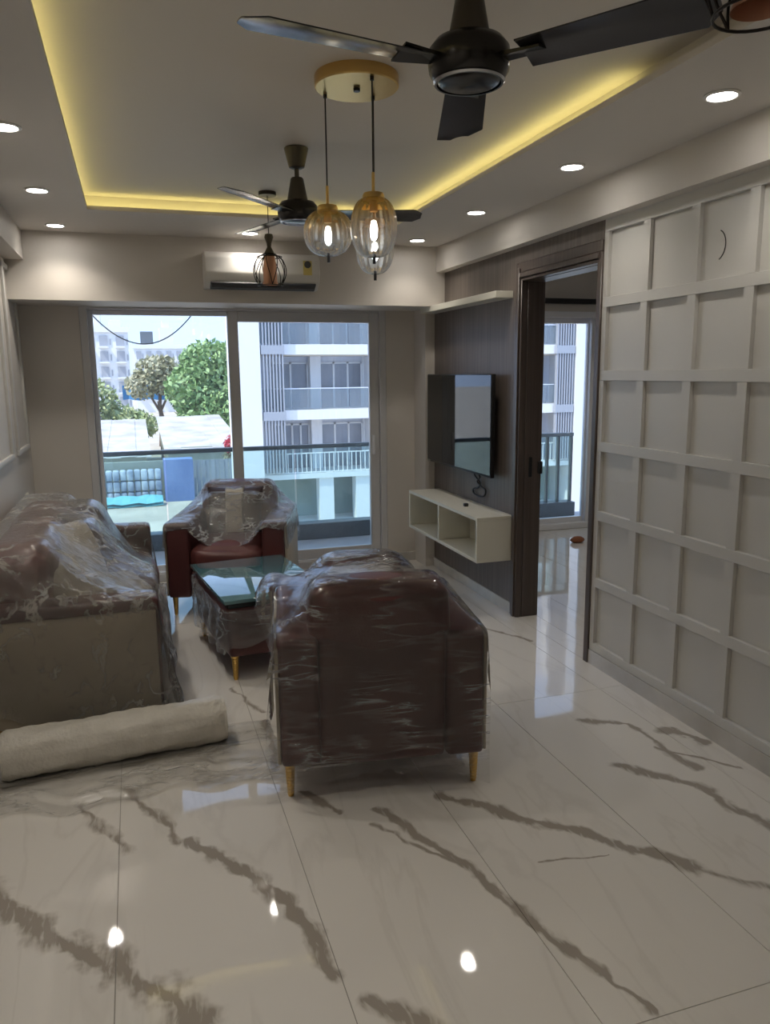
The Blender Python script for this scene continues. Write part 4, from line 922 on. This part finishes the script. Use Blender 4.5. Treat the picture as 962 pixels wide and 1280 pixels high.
tree(-4.4, 90, 8, [(0, 0, 5.4, 2.8, 2.4, 2.9), (1.8, 0, 3.6, 3.2, 2.4, 2.1), (-2.4, 0, 5, 3, 2.4, 3), (4.0, 0, 3.2, 2.8, 2, 1.7)], 4200, .32, M['leafy'], 'bushy yellow green tree left of the blue tarp', 13)
tree(33.5, 52, 9, [(0, 0, 6.4, 2.4, 2.4, 2.6), (1.2, 0, 4.4, 2.4, 2.4, 2.2)], 2200, .28, M['leafg'], 'green tree seen beyond the apartment block through the bedroom window', 14)
# sheds, tarp and yard
M['tin'] = pmat('shed_tin_white', (.60, .59, .57), .6, col2=(.40, .37, .34), nscale=.5)
M['tarp'] = pmat('blue_tarp', (.05, .22, .46), .5, bump=.4, bscale=2)
M['drab'] = pmat('shed_wall_drab', (.34, .36, .30), .8)
M['blue'] = pmat('container_blue', (.13, .20, .42), .5, col2=(.18, .26, .5), nscale=.6)
M['cyan'] = pmat('tarp_turquoise', (.17, .48, .52), .6)
M['greyc'] = pmat('fence_sheet_grey', (.30, .32, .36), .5)
M['red'] = pmat('red_flowers', (.55, .04, .07), .6)
M['sack'] = pmat('stacked_sacks', (.62, .66, .72), .7, col2=(.25, .30, .40), nscale=1.2)
def shed(x0, x1, y0, y1, z0, z1, label, m, wallm):
    r = empty('shed', ((x0 + x1) / 2, (y0 + y1) / 2, GZ)); tag(r, label, 'shed')
    def p(name, mb, m_): o = mb.build(name, m_, r); o.matrix_parent_inverse = Matrix.Translation(-Vector(r.location)); return o
    p('wall', MB().box(x0 + .3, x1 - .3, y0 + .4, y1, GZ, z0 + .1), wallm)
    n = int((x1 - x0) / 1.1)
    for k in range(n):
        a = x0 + (x1 - x0) * k / n; b = x0 + (x1 - x0) * (k + 1) / n; dz = random.uniform(-.06, .06)
        p('roof_sheet', MB().add([(a, y0, z0 + dz), (b + .05, y0, z0 + dz), (b + .05, y1, z1 + dz), (a, y1, z1 + dz), (a, y0, z0 + dz + .06), (b + .05, y0, z0 + dz + .06), (b + .05, y1, z1 + dz + .06), (a, y1, z1 + dz + .06)],
                                 [(0, 3, 2, 1), (4, 5, 6, 7), (0, 1, 5, 4), (1, 2, 6, 5), (2, 3, 7, 6), (3, 0, 4, 7)]), m)
shed(-9, .9, 62, 84, -4.6, -2.9, 'white tin roofed shed in the yard under the yellow green tree', M['tin'], M['drab'])
shed(2.0, 8.4, 64, 84, -4.3, -2.7, 'white tin roofed shed in the yard under the green tree', M['tin'], M['drab'])
tp = MB(); tg = [(-1.4 + 8.6 * i / 12, 104.5 + .3 * math.sin(i * 2), .35 - .46 * j + .12 * math.sin(i * 1.7)) for i in range(13) for j in range(5)]
tp.add(tg + [(x, y + .1, z) for x, y, z in tg], [(i * 5 + j, (i + 1) * 5 + j, (i + 1) * 5 + j + 1, i * 5 + j + 1) for i in range(12) for j in range(4)] + [(65 + i * 5 + j + 1, 65 + (i + 1) * 5 + j + 1, 65 + (i + 1) * 5 + j, 65 + i * 5 + j) for i in range(12) for j in range(4)])
tag(tp.build('blue_tarp', M['tarp']), 'bright blue tarp hung between the trees above the sheds', 'tarp')
bwl = MB().box(-4.4, 2.35, 56.2, 56.5, GZ, -4.35).build('yard_wall', M['drab'], None); tag(bwl, 'low drab yard wall behind the stacked sacks', 'wall')
for i in range(11):
    for k in range(3):
        x0 = -3.6 + i * .46; o = MB().box(x0, x0 + .42, 54.8 + .1 * (i % 2), 55.7, GZ + .75 * k, GZ + .75 * k + .70).build('stacked_sack', M['sack'], None, bevel=.12, seg=2)
        tag(o, 'blue and white sack in the %s tier stacked along the yard wall' % ('bottom', 'middle', 'top')[k], 'sack', 'stacked sacks along the yard wall')
bc = MB().box(1.6, 3.55, 54.2, 55.6, GZ, -4.1); tag(bc.build('blue_site_panel', M['blue'], None), 'tall blue site hoarding panel beside the grey sheet fence', 'hoarding')
gf = empty('sheet_fence', (5, 56, GZ)); tag(gf, 'grey corrugated sheet fence right of the blue panel', 'fence')
for i in range(14): MB().box(-1.45 + i * .33, -1.45 + i * .33 + .31, -.03 + .05 * (i % 2), .03 + .05 * (i % 2), 0, 2.6).build('fence_sheet', M['greyc'], gf)
ct = MB(); cg = [(-3.9 + 5.3 * i / 10, 52.6 + 1.2 * j / 3, GZ + .25 + .12 * j + .06 * math.sin(i * 2.1 + j)) for i in range(11) for j in range(4)]
ct.add(cg + [(x, y, z - .2) for x, y, z in cg], [(i * 4 + j, (i + 1) * 4 + j, (i + 1) * 4 + j + 1, i * 4 + j + 1) for i in range(10) for j in range(3)] + [(44 + i * 4 + j + 1, 44 + (i + 1) * 4 + j + 1, 44 + (i + 1) * 4 + j, 44 + i * 4 + j) for i in range(10) for j in range(3)])
tag(ct.build('turquoise_tarp', M['cyan']), 'turquoise tarp lying on the ground before the stacked sacks', 'tarp')
fb = empty('flower_bush', (7.2, 61, GZ)); tag(fb, 'red flowering bush beside the grey sheet fence', 'bush')
leafmesh('blossom', [(0, 0, 3.1, .8, .6, .9), (.5, 0, 1.9, .7, .5, .7)], 500, .16, M['red'], fb, 21); leafmesh('foliage', [(0, 0, 1.8, .9, .7, 1.5)], 500, .16, M['leafo'], fb, 22)
MB().tube([(0, 0, 0), (.1, 0, 1.5), (0, 0, 2.8)], [.08, .06, .03], 6).build('stem', M['bark'], fb)
# overhead cable
cbp = []
for q in range(41):
    t = -1.545 + 3.09 * q / 40; cbp.append((.12 + .58 * t, 7.72 if abs(t) < 1.1 else 7.72 - 1.53 * ((abs(t) - 1.1) / .6) ** 2, 1.89 + .45 * t * t))
tag(MB().tube(cbp, .006, 6).build('overhead_cable', M['cable']), 'dark overhead cable sagging across the sky outside the window', 'cable')
